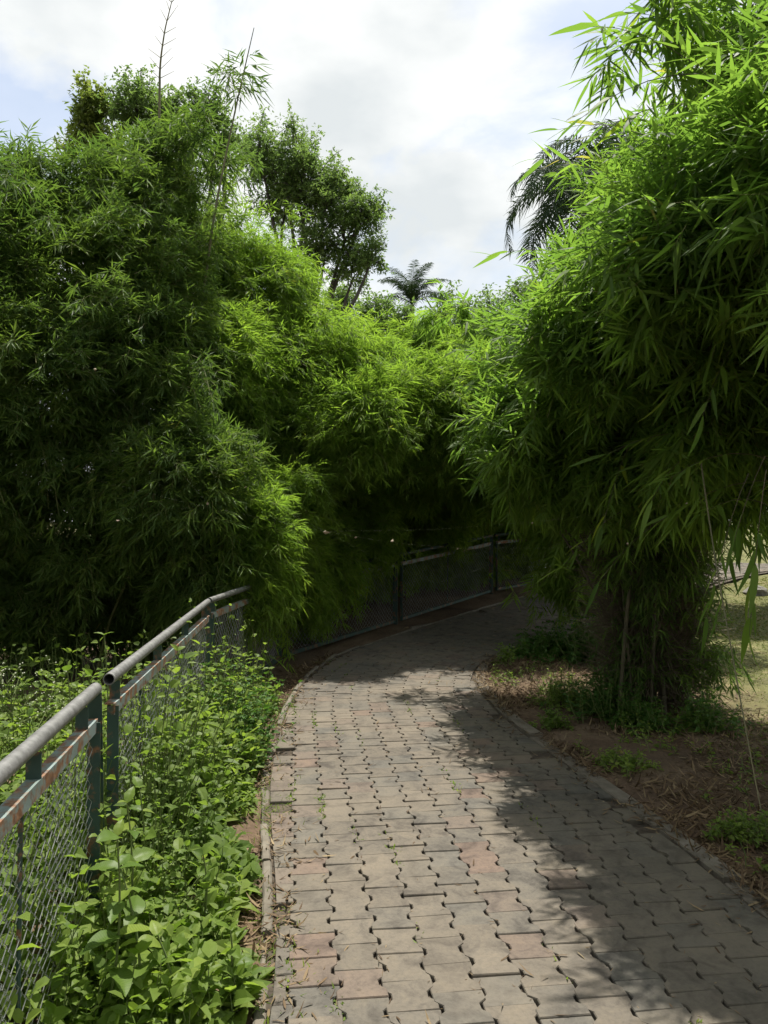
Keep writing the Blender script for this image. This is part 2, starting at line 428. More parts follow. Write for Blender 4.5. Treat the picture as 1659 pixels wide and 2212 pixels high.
# ------------------------------------------------------------------ paved path
ss = np.arange(.6, 20.5, .1)
bl = frame(ss, f_oL(ss)); br = frame(ss, f_oR(ss))
V = np.concatenate([np.c_[bl, ground_z(bl[:, 1]) + .014], np.c_[br, ground_z(br[:, 1]) + .014]])
n = len(ss); i = np.arange(n - 1)
path = mk('path', V, np.stack([i, i + n, i + n + 1, i + 1], -1), M['sand_bed']); tag(path, kind='structure')

PW, PP, AM, GAP = .157, .166, .0125, .0035      # column pitch, row pitch, zigzag, half joint
def paver_outline():
    h = PP / 2 - GAP * .4; w = PW / 2 - GAP * 1.6
    e = PP * .20; f = PP * .11
    right = [(-h, w + AM), (-e - f * .4, w + AM), (-e + f, w - AM), (e - f, w - AM), (e + f * .4, w + AM), (h, w + AM)]
    left = [(-s, -o) for s, o in right]
    return right + left                       # (s, o) anticlockwise seen from above with o to the right
OUT = np.array(paver_outline())
TOPZ = .034
def paver_geo(poly, flatten=None):
    """poly (k,2) in (s,o): chamfered slab; returns verts (s,o,z) and faces by loop size"""
    k = len(poly); c = poly.mean(0)
    inner = c + (poly - c) * (1 - .0032 / np.maximum(np.linalg.norm(poly - c, axis=1, keepdims=True), .01))
    V = np.concatenate([np.c_[inner, np.full(k, TOPZ)], np.c_[poly, np.full(k, TOPZ - .0038)], np.c_[poly, np.full(k, -.02)]])
    i = np.arange(k); j = (i + 1) % k
    q = np.concatenate([np.stack([i, j, j + k, i + k], -1), np.stack([i + k, j + k, j + 2 * k, i + 2 * k], -1)])
    return V, q, i[None]
def clip(poly, a, b, keep_right):
    """clip (s,o) polygon by line through a,b"""
    out = []; d = b - a
    sd = lambda p: (d[0] * (p[1] - a[1]) - d[1] * (p[0] - a[0])) * (1 if keep_right else -1)
    for p, q in zip(poly, np.roll(poly, -1, 0)):
        x, y = sd(p), sd(q)
        if x >= 0: out.append(p)
        if x * y < 0: out.append(p + (q - p) * x / (x - y))
    return np.array(out)
def area(p):
    return .5 * abs(np.sum(p[:, 0] * np.roll(p[:, 1], -1) - np.roll(p[:, 0], -1) * p[:, 1])) if len(p) > 2 else 0
S_STRAIGHT = float(SC[np.argmax(CL[:, 1] > 6.45)])
full_V, full_q, full_t = paver_geo(OUT)
shared = []
for k in range(5):
    r_ = np.random.default_rng(40 + k)
    pj = OUT + r_.normal(0, .0011, OUT.shape)
    v, q, t = paver_geo(pj); me = mesh_data('paver', np.c_[v[:, 1], v[:, 0], v[:, 2]], [q[:, ::-1], t[:, ::-1]] if False else [q, t])
    me.materials.append(M['paver_single']); shared.append(me)
cand = []
for j in range(-9, 10):
    for i in range(0, 122):
        s0 = .55 + i * PP + (PP / 2 if j % 2 else 0); o0 = j * PW + .01
        l0, l1 = f_oL(s0 - .1), f_oL(s0 + .1); r0, r1 = f_oR(s0 - .1), f_oR(s0 + .1)
        poly = OUT + np.array([s0, o0]); full = True
        if o0 + .11 < min(l0, l1) or o0 - .11 > max(r0, r1): continue
        p2 = clip(poly, np.array([s0 - .1, l0 + .035]), np.array([s0 + .1, l1 + .035]), True)
        if len(p2) > 2: p2 = clip(p2, np.array([s0 - .1, r0 - .075]), np.array([s0 + .1, r1 - .075]), False)
        if area(p2) < .006: continue
        full = area(p2) > area(poly) * .985
        if not full and random.random() < .12: continue      # a few broken-out edge pieces
        c = frame(s0, o0)
        cand.append((s0, o0, j, c, poly if full else p2, full))
def in_view(c):
    return c[1] > 2.28 and abs(c[0]) < c[1] * .5 + .12
near = sorted([k for k, q in enumerate(cand) if in_view(q[3])], key=lambda k: cand[k][3][1])[:300]
near = set(near)
pal_grey = [(.150, .132, .109), (.158, .138, .113), (.144, .130, .110), (.163, .142, .116), (.138, .128, .111), (.154, .135, .111)]
pal_pink = [(.166, .132, .108), (.170, .128, .104), (.160, .132, .110)]
mass = Acc()
for k, (s0, o0, j, c, poly, full) in enumerate(cand):
    h = float(np.interp(s0, SC, HD)); gz0 = float(ground_z(c[1]))
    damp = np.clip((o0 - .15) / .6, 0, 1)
    edge = o0 < f_oL(s0) + .3
    dz = random.gauss(0, .0022); tx, ty = random.gauss(0, R(.7)), random.gauss(0, R(.7))
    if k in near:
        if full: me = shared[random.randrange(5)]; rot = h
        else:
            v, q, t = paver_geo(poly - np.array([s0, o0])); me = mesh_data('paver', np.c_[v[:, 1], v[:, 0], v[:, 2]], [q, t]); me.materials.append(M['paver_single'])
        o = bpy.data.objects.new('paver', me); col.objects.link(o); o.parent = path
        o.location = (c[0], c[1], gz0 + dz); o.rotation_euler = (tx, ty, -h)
        pk = random.random() < (.28 if edge else .09)
        cc = random.choice(pal_pink if pk else pal_grey); g = random.uniform(.94, 1.06) * .86
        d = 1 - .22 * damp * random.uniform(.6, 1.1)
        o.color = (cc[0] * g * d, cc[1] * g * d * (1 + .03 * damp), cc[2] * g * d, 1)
    else:
        v, q, t = paver_geo(poly)
        w = frame(v[:, 0], v[:, 1])
        P3 = np.c_[w, ground_z(w[:, 1]) + v[:, 2] + dz + (v[:, 1] - o0) * ty]
        kk = len(poly); tri = np.concatenate([q[:, [0, 1, 2]], q[:, [0, 2, 3]], np.stack([np.zeros(kk - 2, int), np.arange(1, kk - 1), np.arange(2, kk)], -1)])
        mass.add(P3, tri, random.random())
pm = mass.build('paver_field', M['paver_mass'], path); tag(pm, kind='stuff')

# kerbs
def kerb_run(name, edge, w, top, bot, step, rnd_top, roundn, label, y0, y1):
    d = np.r_[0, np.cumsum(np.linalg.norm(np.diff(edge, axis=0), axis=1))]
    k0, k1 = np.argmax(edge[:, 1] > y0), np.argmax(edge[:, 1] > y1)
    root = bpy.data.objects.new(name, None); col.objects.link(root); root['kind'] = 'structure'
    a = d[k0]
    while a < d[k1]:
        ln = step * random.uniform(.75, 1.2); t = np.linspace(a + .004, a + ln - .004, 7)
        x = np.interp(t, d, edge[:, 0]); y = np.interp(t, d, edge[:, 1])
        tg = nrm(np.stack([np.gradient(x), np.gradient(y)], -1)); nr = np.stack([tg[:, 1], -tg[:, 0]], -1)
        off = random.gauss(0, .006); dz = random.gauss(0, rnd_top); tilt = random.gauss(0, .008)
        prof = [(-w / 2, bot), (-w / 2, top - roundn), (-w / 2 + roundn, top), (w / 2 - roundn, top), (w / 2, top - roundn), (w / 2, bot)]
        V = []
        for q in range(7):
            jit = random.gauss(0, .0016)
            for (po, pz) in prof:
                V.append((x[q] + nr[q, 0] * (po + off + jit), y[q] + nr[q, 1] * (po + off + jit), float(ground_z(y[q])) + pz + (dz + tilt * (q - 3) / 3 + random.gauss(0, .0012) if pz > bot else 0)))
        F = [];
        for q in range(6):
            for e in range(5): F.append((q * 6 + e, q * 6 + e + 1, q * 6 + 6 + e + 1, q * 6 + 6 + e))
        mk('kerb_stone', np.array(V), [np.array(F), np.array([[5, 4, 3, 2, 1, 0], [36, 37, 38, 39, 40, 41]])], M['concrete'], root)
        a += ln
    return root
kerb_run('kerb_left', LE, .042, .030, -.06, .55, .011, .008, '', 1.2, 12.5)
kerb_run('kerb_right', RE, .095, .030, -.06, .8, .005, .006, '', 1.2, 12.0)

# ------------------------------------------------------------------ fence
PIPE = .95
def box(acc, a, b, wx, wz, side=None, r=.5):
    """bar from a to b with width wx (sideways) and height wz"""
    a = np.array(a, float); b = np.array(b, float); t = nrm(b - a)
    ref = UP if abs(t[2]) < .8 else (np.array([side[0], side[1], 0]) if side is not None else np.array([1.0, 0, 0]))
    s = nrm(np.cross(t, ref)); u = np.cross(s, t)
    V = [p + s * wx / 2 * i + u * wz / 2 * j for p in (a, b) for i, j in ((-1, -1), (1, -1), (1, 1), (-1, 1))]
    T = [(0, 1, 2), (0, 2, 3), (4, 6, 5), (4, 7, 6)]
    for q in range(4):
        n_ = (q + 1) % 4; T += [(q, q + 4, n_ + 4), (q, n_ + 4, n_)]
    acc.add(V, T, r)
def angle_bar(acc, a, b, w, th, side):
    """L-section: a flat face on top and one hanging down on the `side`"""
    a = np.array(a, float); b = np.array(b, float); s = np.array([side[0], side[1], 0.])
    box(acc, a, b, w, th); box(acc, a + s * (w / 2 - th / 2) - UP * (w / 2 + th / 2), b + s * (w / 2 - th / 2) - UP * (w / 2 + th / 2), th, w)
def fence_panel(p0, p1, label, lean=0.0, stubs=3, bars=(), rail_over=(0, 0), drop=.0, mesh_on=True):
    p0 = np.array(p0, float); p1 = np.array(p1, float)
    z0, z1 = float(ground_z(p0[1])), float(ground_z(p1[1]))
    t = nrm(p1 - p0); ln = np.linalg.norm(p1 - p0); s = np.array([t[1], -t[0]])      # towards the path
    root = thing('fence_panel', (*p0, z0), label, 'fence panel', 'fence panels along the path')
    P = lambda d, z, o=0.: np.array([*(p0 + t * d + s * o), z0 + (z1 - z0) * d / ln + z])
    a = Acc(); q = np.stack([P(d, PIPE - drop * (1 - d / ln)) for d in np.linspace(rail_over[0], ln + rail_over[1], 8)])
    V, T = tubes(q, .0245, 14); a.add(V, T)
    # hollow ends
    V, T = tubes(q, .0205, 14); a.add(V, T[:, ::-1])
    for e in (0, -1):
        V1, _ = tubes(q, .0245, 14); V2, _ = tubes(q, .0205, 14)
        r1 = V1.reshape(8, 14, 3)[e]; r2 = V2.reshape(8, 14, 3)[e]
        i = np.arange(14); j = (i + 1) % 14
        a.add(np.concatenate([r1, r2]), np.concatenate([np.stack([i, j, j + 14], -1), np.stack([i, j + 14, i + 14], -1)]))
    a.build('handrail', M['green_paint' if p0[1] > 8 else 'galvanised'], root, smooth=True)  # far handrails take the dark paint to put tunnel shade into their colour
    a = Acc(); angle_bar(a, P(.015, .845 - drop), P(ln - .05, .845), .042, .005, s); a.build('top_rail', M['rail_paint'], root)
    a = Acc(); angle_bar(a, P(.015, .07), P(ln - .05, .07), .036, .005, s); a.build('bottom_rail', M['green_paint'], root)
    for d, ov in ((.022, -.0), (ln - .072, .0)):
        a = Acc(); top = .838 - drop * (1 - d / ln)
        box(a, P(d, .03, .012), P(d + .0, top, .012), .045, .006, side=t); box(a, P(d + .02, .03, -.01), P(d + .02, top, -.01), .006, .04, side=t)
        a.build('frame_upright', M['green_paint'], root)
    a = Acc(); dd = ln - .02
    top = P(dd, PIPE - .01); bot = P(dd + lean, -.12)
    box(a, bot + [0, 0, 0], top, .055, .006, side=t); box(a, bot + np.array([*t, 0]) * .026, top + np.array([*t, 0]) * .026, .006, .05, side=t)
    a.build('post', M['green_paint'], root)
    for k in range(stubs):
        d = .10 + (ln - .3) * k / max(1, stubs - 1)
        a = Acc(); dp = drop * (1 - d / ln)
        box(a, P(d, .848 - dp), P(d, PIPE - .024 - dp), .042, .006, side=t); box(a, P(d + .018, .848 - dp, -.02), P(d + .018, PIPE - .024 - dp, -.02), .006, .038, side=t)
        a.build('stub_post', M['green_paint'], root)
    for d in bars:
        a = Acc(); V, T = tubes(np.stack([P(d, .04, -.012), P(d + .02, .835, -.012)]), .007, 6); a.add(V, T); a.build('tension_bar', M['green_paint'], root)
    if mesh_on:
        pitch = .066; nk = int((ln - .1) / (pitch / 2)); npt = int(.76 / (pitch / 2)) + 1
        k = np.arange(nk)[:, None]; m = np.arange(npt)[None, :]
        sag = .006 * np.sin(k * .37) + .004 * np.sin(m * .9 + k * .13)
        d = .05 + k * pitch / 2 + np.where((m + k) % 2 == 0, .0145, -.0145)
        z = .075 + m * pitch / 2 + 0 * d + .006 * np.sin(k * .21)
        off = np.where((m + k) % 2 == 0, .004, -.004) + sag - .004
        W = np.stack([p0[0] + t[0] * d + s[0] * off, p0[1] + t[1] * d + s[1] * off, z0 + (z1 - z0) * d / ln + z], -1)
        V, T = tubes(W, .0016, 4)
        a = Acc(); a.add(V, T); a.build('chain_link_mesh', M['wire'], root)
    return root
fence_panel((-.80, .55), (-1.115, 2.98), 'nearest fence panel, thick grey handrail running out of the picture beside broad leaves', lean=.10, stubs=5, bars=(1.62,), rail_over=(0, .0))
fence_panel((-1.128, 3.16), (-1.415, 6.18), 'fence panel with open pipe end and rusty rail above the leafy weeds', stubs=4, bars=(.62, 1.3, 2.2))
fence_panel((-1.42, 6.26), (-1.16, 8.58), 'fence panel half hidden by hanging bamboo past the green corner post', stubs=3, bars=(.8,))
fence_panel((-1.13, 8.66), (.17, 10.66), 'shaded fence panel on the outside of the path bend', stubs=3, bars=(1.1,))
fence_panel((.22, 10.73), (1.78, 12.68), 'farthest dark fence panel against the bright strip of ground', stubs=3, bars=(1.2,))
fence_panel((1.84, 12.74), (4.3, 14.95), 'fence panel running off behind the right bamboo stems', stubs=3, bars=(1.2,))

# ------------------------------------------------------------------ bamboo
def corridor(P):
    s, o = to_so(P[:, :2]) if len(P) else (P[:, 0], P[:, 0])
    z = P[:, 2] - ground_z(P[:, 1])
    wide = np.interp(s, [0, 5, 7, 9, 12, 30], [1.5, 1.3, 1.1, 1.0, .9, .9])
    inn = (np.abs(o) < wide) & (z < np.interp(P[:, 1], [8.6, 9.4], [1.75, 1.3]))
    close = (P[:, 1] < 2.3) & (np.abs(P[:, 0]) < 1.5)
    return inn | close
def chunked(f, P, n=3000):
    return np.concatenate([f(P[a:a + n]) for a in range(0, len(P), n)]) if len(P) else np.zeros(0, bool)

def lobe_branches(c, r, nb, up=.35, camera_bias=.5, lump=.18, droop=.5):
    """curved branches fanning out to an uneven ellipsoid surface; returns paths (nb,6,3)"""
    d = nrm(rng.normal(0, 1, (nb * 3, 3)))
    wgt = .5 + camera_bias * (-d[:, 1]) + .25 * d[:, 2]
    d = d[rng.random(len(d)) < np.clip(wgt + .25, .15, 1)][:nb]
    nb = len(d)
    lum = 1 + lump * (np.sin(d[:, 0] * 5 + c[0] * 3) * np.sin(d[:, 2] * 6 + c[2]) + .6 * np.sin(d[:, 1] * 7 + d[:, 2] * 4))
    R_ = lum * rng.uniform(.55, 1.0, nb) ** .6 * np.where(rng.random(nb) < .2, rng.uniform(1.1, 1.42, nb), 1.0)
    end = c + d * r * R_[:, None]
    st = c + d * r * (R_ * rng.uniform(.25, .55, nb))[:, None] + UP * .1
    t = np.linspace(0, 1, 6)[None, :, None]
    lift = up * np.linalg.norm(end - st, axis=1)[:, None, None]
    path_ = st[:, None] * (1 - t) + end[:, None] * t + UP * (lift * (4 * t * (1 - t))) * .5
    path_ = path_ + np.cumsum(rng.normal(0, .018, (nb, 6, 3)), 1)
    return path_

def foliage(acc, lobes, L, W, K=7, per=14, droop=.3, kind=2, dens=1.0, tl=.13, hang=.05, stem_r=.0025, up=.45, rshift=0.0, spread=.13, theta=.85):
    for (c, r, nb) in lobes:
        B = lobe_branches(np.array(c), np.array(r), int(nb * dens), up=up)
        n = len(B)
        tt = rng.uniform(.3, 1.02, (n, per)) * 5; i0 = np.clip(tt.astype(int), 0, 4); f = (tt - i0)[..., None]
        rows = np.arange(n)[:, None]
        P = B[rows, i0] * (1 - f) + B[rows, i0 + 1] * f
        T = nrm(B[rows, i0 + 1] - B[rows, i0])
        P = P.reshape(-1, 3) + rng.normal(0, spread * .5, (n * per, 3)); T = T.reshape(-1, 3)
        hg = hang if np.isscalar(hang) else np.interp(P[:, 2], hang[0], hang[1])[:, None]
        T = nrm(T + rng.normal(0, .7, T.shape) - UP * hg)
        keep = ~chunked(corridor, P) & (P[:, 2] > ground_z(P[:, 1]) + .06)
        sprays(acc, P[keep], T[keep], K, tl, L, W, droop, kind=kind, rshift=rshift, stem=stem_r * .45, theta=theta)
        kb = ~chunked(corridor, B[:, -1]) & ~chunked(corridor, B[:, 2]) & (B[:, :, 2].min(1) > .1)
        V, T3 = tubes(B[kb], np.linspace(stem_r * 1.6, stem_r * .6, 6), 3); acc.stem.add(V, T3)

class FAcc(Acc):
    def __init__(s): super().__init__(); s.stem = Acc()

def lb(u, v, Y, ru, rv, ry, nb):
    return (at(u, v, Y), np.array([ru / 1661 * Y, ry, rv / 1661 * Y]), nb)

def culms(root, base, spread, tops, nrad=.014, mat='culm', seg=12):
    mat = 'culm_old' if base[0] == 2.28 else mat
    """one arching culm per top point; each a part"""
    for tp in tops:
        b = np.array([base[0] + random.gauss(0, spread), base[1] + random.gauss(0, spread), 0]); b[2] = float(ground_z(b[1])) - .05
        tp = np.array(tp, float); t = np.linspace(0, 1, seg)[:, None]
        mid = np.array([b[0] * .75 + tp[0] * .25, b[1] * .75 + tp[1] * .25, tp[2] * .75])
        q = (1 - t) ** 2 * b + 2 * t * (1 - t) * mid + t ** 2 * tp
        q += np.cumsum(rng.normal(0, .008, q.shape), 0)
        r = nrad * random.uniform(.7, 1.25)
        rad = r * (1 - .75 * t[:, 0]) * np.where(np.arange(seg) % 2, 1.0, 1.12)
        V, T = tubes(q, rad, 6); a = Acc(); a.add(V, T); a.build('culm', M[mat], root, smooth=True)

def lobe_tops(lobes, n):
    out = []
    for _ in range(n):
        c, r, _n = random.choice([q for q in lobes if q[0][1] > 5.7] or lobes)
        d = nrm(rng.normal(0, 1, 3)); p = np.array(c) + np.array(r) * d * random.choice((.5, .6, 1.0))
        s, o = to_so(p[None, :2])
        out.append(p)
    return out

LEN_C = (.22, .38, .6, .9); EL_C = (-.85, -.35, .1, .55, 1.05)
def branch_kit(leafmat, L, W, K, per, droop, kind, tl, hang, stem_r, up, spread, theta):
    """leafy branches of several lengths and slopes, each a small mesh of leaves on twigs"""
    kit = []
    for ln in LEN_C:
        for e in EL_C:
            for v in range(2):
                t = np.linspace(0, 1, 6)[:, None]
                q = np.array([[math.cos(e) * ln, 0, math.sin(e) * ln]]) * t + UP * (up * ln * 2 * t * (1 - t)) + np.cumsum(rng.normal(0, .014, (6, 3)), 0)
                n = max(5, int(per * (.55 + .45 * ln / .6)))
                tt = rng.uniform(.25, 1.02, n) * 5; i0 = np.clip(tt.astype(int), 0, 4); f = (tt - i0)[:, None]
                P = q[i0] * (1 - f) + q[i0 + 1] * f + rng.normal(0, spread * .5, (n, 3)); T = nrm(q[i0 + 1] - q[i0])
                T = nrm(T + rng.normal(0, .7, T.shape) - UP * hang)
                acc = FAcc(); sprays(acc, P, T, K, tl, L, W, droop, kind=kind, stem=stem_r * .45, theta=theta)
                Vl, Tl, rl = acc.out(); Vs, Ts = tubes(q, np.linspace(stem_r * 1.6, stem_r * .6, 6), 3)
                acc.stem.add(Vs, Ts); Vs, Ts, rs = acc.stem.out()
                me = mesh_data('leafy_branch', np.concatenate([Vl, Vs]), np.concatenate([Tl, Ts + len(Vl)]), np.r_[rl, rs])
                me.materials.append(M[leafmat]); me.materials.append(M['culm'])
                me.polygons.foreach_set('material_index', np.r_[np.zeros(len(Tl)), np.ones(len(Ts))].astype(np.int32))
                kit.append(bpy.data.objects.new('leafy_branch', me))
    return kit

def kit_nodes(kit):
    ng = bpy.data.node_groups.new('leafy_branches', 'GeometryNodeTree')
    ng.interface.new_socket('Geometry', in_out='INPUT', socket_type='NodeSocketGeometry'); ng.interface.new_socket('Geometry', in_out='OUTPUT', socket_type='NodeSocketGeometry')
    N, L = ng.nodes, ng.links
    gi = N.new('NodeGroupInput'); go = N.new('NodeGroupOutput'); jn = N.new('GeometryNodeJoinGeometry')
    for o in reversed(kit):
        oi = N.new('GeometryNodeObjectInfo'); oi.inputs['Object'].default_value = o; oi.inputs['As Instance'].default_value = False
        g = N.new('GeometryNodeGeometryToInstance'); L.new(oi.outputs['Geometry'], g.inputs[0]); L.new(g.outputs[0], jn.inputs[0])
    def attr(name, typ):
        a = N.new('GeometryNodeInputNamedAttribute'); a.data_type = typ; a.inputs['Name'].default_value = name; return a.outputs['Attribute']
    mp = N.new('GeometryNodeMeshToPoints'); L.new(gi.outputs[0], mp.inputs['Mesh'])
    ip = N.new('GeometryNodeInstanceOnPoints'); L.new(mp.outputs[0], ip.inputs['Points']); L.new(jn.outputs[0], ip.inputs['Instance'])
    ip.inputs['Pick Instance'].default_value = True
    L.new(attr('vid', 'INT'), ip.inputs['Instance Index'])
    er = N.new('FunctionNodeEulerToRotation'); L.new(attr('turn', 'FLOAT_VECTOR'), er.inputs[0]); L.new(er.outputs[0], ip.inputs['Rotation'])
    L.new(attr('size', 'FLOAT'), ip.inputs['Scale'])
    L.new(ip.outputs[0], go.inputs[0])
    return ng

def foliage_kit(name, root, lobes, leafmat, L, W, K=7, per=14, droop=.3, kind=2, tl=.13, hang=.05, stem_r=.0025, up=.45, spread=.13, theta=.85):
    kit = branch_kit(leafmat, L, W, K, per, droop, kind, tl, hang, stem_r, up, spread, theta)
    P, turn, size, vid = [], [], [], []
    for (c, r, nb) in lobes:
        B = lobe_branches(np.array(c), np.array(r), int(nb), up=up); n = len(B)
        bad = np.zeros(n, bool)
        for k in (2, 4, 5): bad |= chunked(corridor, B[:, k])
        bad |= (B[:, 4:, 2] - ground_z(B[:, 4:, 1])).min(1) < .08
        for c2, r2, _ in lobes:                                   # thin out what is buried inside a neighbouring mass
            if c2 is not c:
                bad |= (np.linalg.norm((B[:, 5] - np.array(c2)) / np.array(r2), axis=1) < .62) & (rng.random(n) < .8)
        B = B[~bad]; n = len(B); d = B[:, 5] - B[:, 0]; ln = np.linalg.norm(d, axis=1)
        el = np.arcsin(np.clip(d[:, 2] / ln, -1, 1)); yaw = np.arctan2(d[:, 1], d[:, 0])
        li = np.argmin(np.abs(np.log(ln[:, None] / np.array(LEN_C)[None])), 1); ei = np.argmin(np.abs(el[:, None] - np.array(EL_C)[None]), 1)
        sc = np.clip(ln / np.array(LEN_C)[li], .82, 1.25)
        P.append(B[:, 5] - d * (np.array(LEN_C)[li] * sc / ln)[:, None]); size.append(sc)
        turn.append(np.stack([rng.normal(0, .12, n), rng.normal(0, .12, n), yaw], -1)); vid.append((li * len(EL_C) + ei) * 2 + rng.integers(0, 2, n))
    P = np.concatenate(P) - root_loc(root); me = bpy.data.meshes.new(name); me.vertices.add(len(P)); me.vertices.foreach_set('co', P.astype(np.float32).ravel())
    for nm, typ, val, fld in (('turn', 'FLOAT_VECTOR', np.concatenate(turn), 'vector'), ('size', 'FLOAT', np.concatenate(size), 'value'), ('vid', 'INT', np.concatenate(vid), 'value')):
        a = me.attributes.new(nm, typ, 'POINT'); a.data.foreach_set(fld, np.ascontiguousarray(val, dtype=np.int32 if typ == 'INT' else np.float32).ravel())
    o = bpy.data.objects.new(name, me); col.objects.link(o); o.parent = root; o['kind'] = 'stuff'
    me.materials.append(M[leafmat]); me.materials.append(M['culm'])
    md = o.modifiers.new('leafy_branches', 'NODES'); md.node_group = kit_nodes(kit)
    return o

def bamboo(label, base, lobes, leafmat, L, W, ncul=24, spread=.3, **kw):
    root = thing('bamboo_clump', (*base, float(ground_z(base[1]))), label, 'bamboo', 'bamboo clumps lining the path')
    culms(root, base, spread, lobe_tops(lobes, ncul))
    lowhang = kw.pop('low_hang', None)
    if lowhang is None:
        foliage_kit('foliage', root, lobes, leafmat, L, W, **kw)
    else:
        foliage_kit('foliage', root, [q for q in lobes if q[0][2] > 2.3], leafmat, L, W, **kw)
        foliage_kit('lower_foliage', root, [q for q in lobes if q[0][2] <= 2.3], leafmat, L, W, **dict(kw, hang=lowhang))
    return root

# left big clump, behind the fence
A_lobes = [lb(140, 660, 8.6, 290, 230, 1.5, 480), lb(320, 540, 8.9, 160, 170, 1.2, 280), lb(300, 800, 8.0, 180, 230, 1.0, 400), lb(70, 880, 7.7, 220, 280, 1.2, 420),
           lb(390, 1080, 7.5, 170, 150, .8, 260), lb(-20, 1330, 7.8, 180, 110, .6, 220), lb(180, 1370, 8.4, 200, 80, .5, 160), lb(440, 1260, 7.6, 90, 110, .5, 140), lb(140, 1180, 8.0, 260, 170, 1.0, 320), lb(300, 1290, 8.6, 260, 110, .7, 170), lb(-150, 900, 7.2, 200, 420, 1.3, 260)]
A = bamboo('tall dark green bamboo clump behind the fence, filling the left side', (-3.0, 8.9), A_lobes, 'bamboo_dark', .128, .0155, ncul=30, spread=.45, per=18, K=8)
wisp = FAcc(); foliage(wisp, [lb(492, 175, 7.75, 30, 22, .1, 4), lb(30, 420, 8.0, 120, 110, .6, 50), lb(420, 380, 8.6, 110, 100, .6, 55), lb(250, 450, 8.6, 150, 110, .6, 70)], .17, .019, K=7, per=9, up=.6, hang=-.1)
o = wisp.build('top_foliage', M['bamboo_dark'], A); o['kind'] = 'stuff'
o = wisp.stem.build('branches', M['culm'], A); o['kind'] = 'stuff'
# the two bare shoots standing out against the sky
for pts_ in ([(340, 190, 8.4), (347, 130, 8.3), (338, 110, 8.3), (352, 55, 8.2), (362, 30, 8.2), (371, -25, 8.1)], [(455, 500, 7.9), (480, 350, 7.8), (505, 240, 7.7), (525, 150, 7.65), (538, 80, 7.6), (556, 14, 7.6)]):
    q = dens(np.array([at(*p) for p in pts_]), 40)
    b0 = np.array([-2.6, 8.7, .2]); t = np.linspace(0, 1, 14)[:, None]
    low = b0 * (1 - t) + q[0] * t
    q = np.concatenate([low[:-1], q])
    a = Acc(); V, T = tubes(q, np.linspace(.017, .004, len(q)), 6); a.add(V, T)
    for k in range(16, len(q) - 1, 5 if pts_[0][0] < 400 else 22):                                     # little node spurs
        for sg in (-1, 1):
            tip = q[k] + np.array([sg * random.uniform(.04, .16), random.uniform(-.05, .05), random.uniform(.05, .17)])
            V, T = tubes(np.stack([q[k], tip]), np.array([.004, .0018]), 4); a.add(V, T)
    a.build('bare_shoot', M['shoot'], A, smooth=True)

# bright clump leaning over the bend
B_lobes = [lb(540, 680, 10.2, 160, 190, 1.1, 420), lb(660, 830, 10.2, 180, 150, 1.1, 420), lb(765, 850, 10.8, 120, 120, 1.1, 260), lb(610, 980, 9.6, 160, 130, .9, 330),
           lb(500, 850, 8.9, 110, 170, .8, 320), lb(720, 980, 10.0, 110, 80, .8, 200), lb(545, 1180, 9.0, 90, 190, .5, 240), lb(640, 1290, 9.9, 90, 110, .5, 170),
           lb(870, 930, 11.4, 130, 110, 1.2, 320), lb(540, 1180, 11.2, 170, 180, .8, 300), lb(720, 1180, 12.0, 130, 150, .6, 280), lb(640, 1100, 10.6, 140, 90, .8, 240), lb(545, 1230, 7.7, 75, 170, .34, 260), lb(630, 1250, 8.75, 80, 150, .3, 240), lb(700, 1230, 9.6, 70, 120, .3, 180), lb(600, 1110, 8.6, 120, 90, .6, 220), (np.array([-.2, 10.3, 2.9]), np.array([.9, .9, .85]), 360), (np.array([.2, 9.6, 2.75]), np.array([.9, .7, .72]), 380), lb(790, 930, 9.0, 95, 110, .6, 260), lb(780, 1160, 10.05, 80, 80, .3, 150), lb(920, 1130, 11.8, 110, 60, .4, 180), (np.array([1.3, 9.8, 2.75]), np.array([.9, .7, .75]), 380)]
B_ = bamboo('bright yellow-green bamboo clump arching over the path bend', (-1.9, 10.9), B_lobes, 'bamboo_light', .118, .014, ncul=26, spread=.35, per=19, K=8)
# clump closing the view at the end of the tunnel
C_lobes = [lb(930, 820, 14.0, 120, 120, 1.0, 330), lb(1050, 850, 13.8, 130, 120, 1.0, 330), lb(925, 990, 13.4, 105, 110, .8, 260), lb(1060, 985, 13.2, 110, 110, .8, 260),
           (np.array([.9, 10.7, 2.65]), np.array([1.0, 1.1, .95]), 560), (np.array([2.0, 11.3, 2.65]), np.array([1.1, 1.1, .95]), 560), (np.array([3.2, 12.3, 3.1]), np.array([1.1, 1.1, 1.0]), 320), (np.array([4.3, 13.6, 3.2]), np.array([1.1, 1.0, 1.1]), 220),
           lb(830, 900, 14.2, 110, 140, .9, 240), lb(1010, 1140, 14.4, 190, 75, .5, 420), lb(1000, 930, 12.3, 120, 110, 1.0, 280), lb(760, 1170, 13.6, 150, 140, .6, 300), lb(1180, 1120, 13.4, 120, 80, .6, 160), lb(900, 1110, 13.8, 120, 70, .5, 160), (np.array([.9, 13.1, .8]), np.array([.9, .4, .36]), 200), (np.array([2.2, 14.2, .9]), np.array([.9, .4, .32]), 200), (np.array([-.4, 12.2, .9]), np.array([.9, .5, .6]), 200)]
C_ = bamboo('bamboo clump closing the view above the dark end of the path', (.2, 14.1), C_lobes, 'bamboo_light', .17, .021, ncul=26, spread=.5, per=14, K=8, droop=.55, hang=.25)

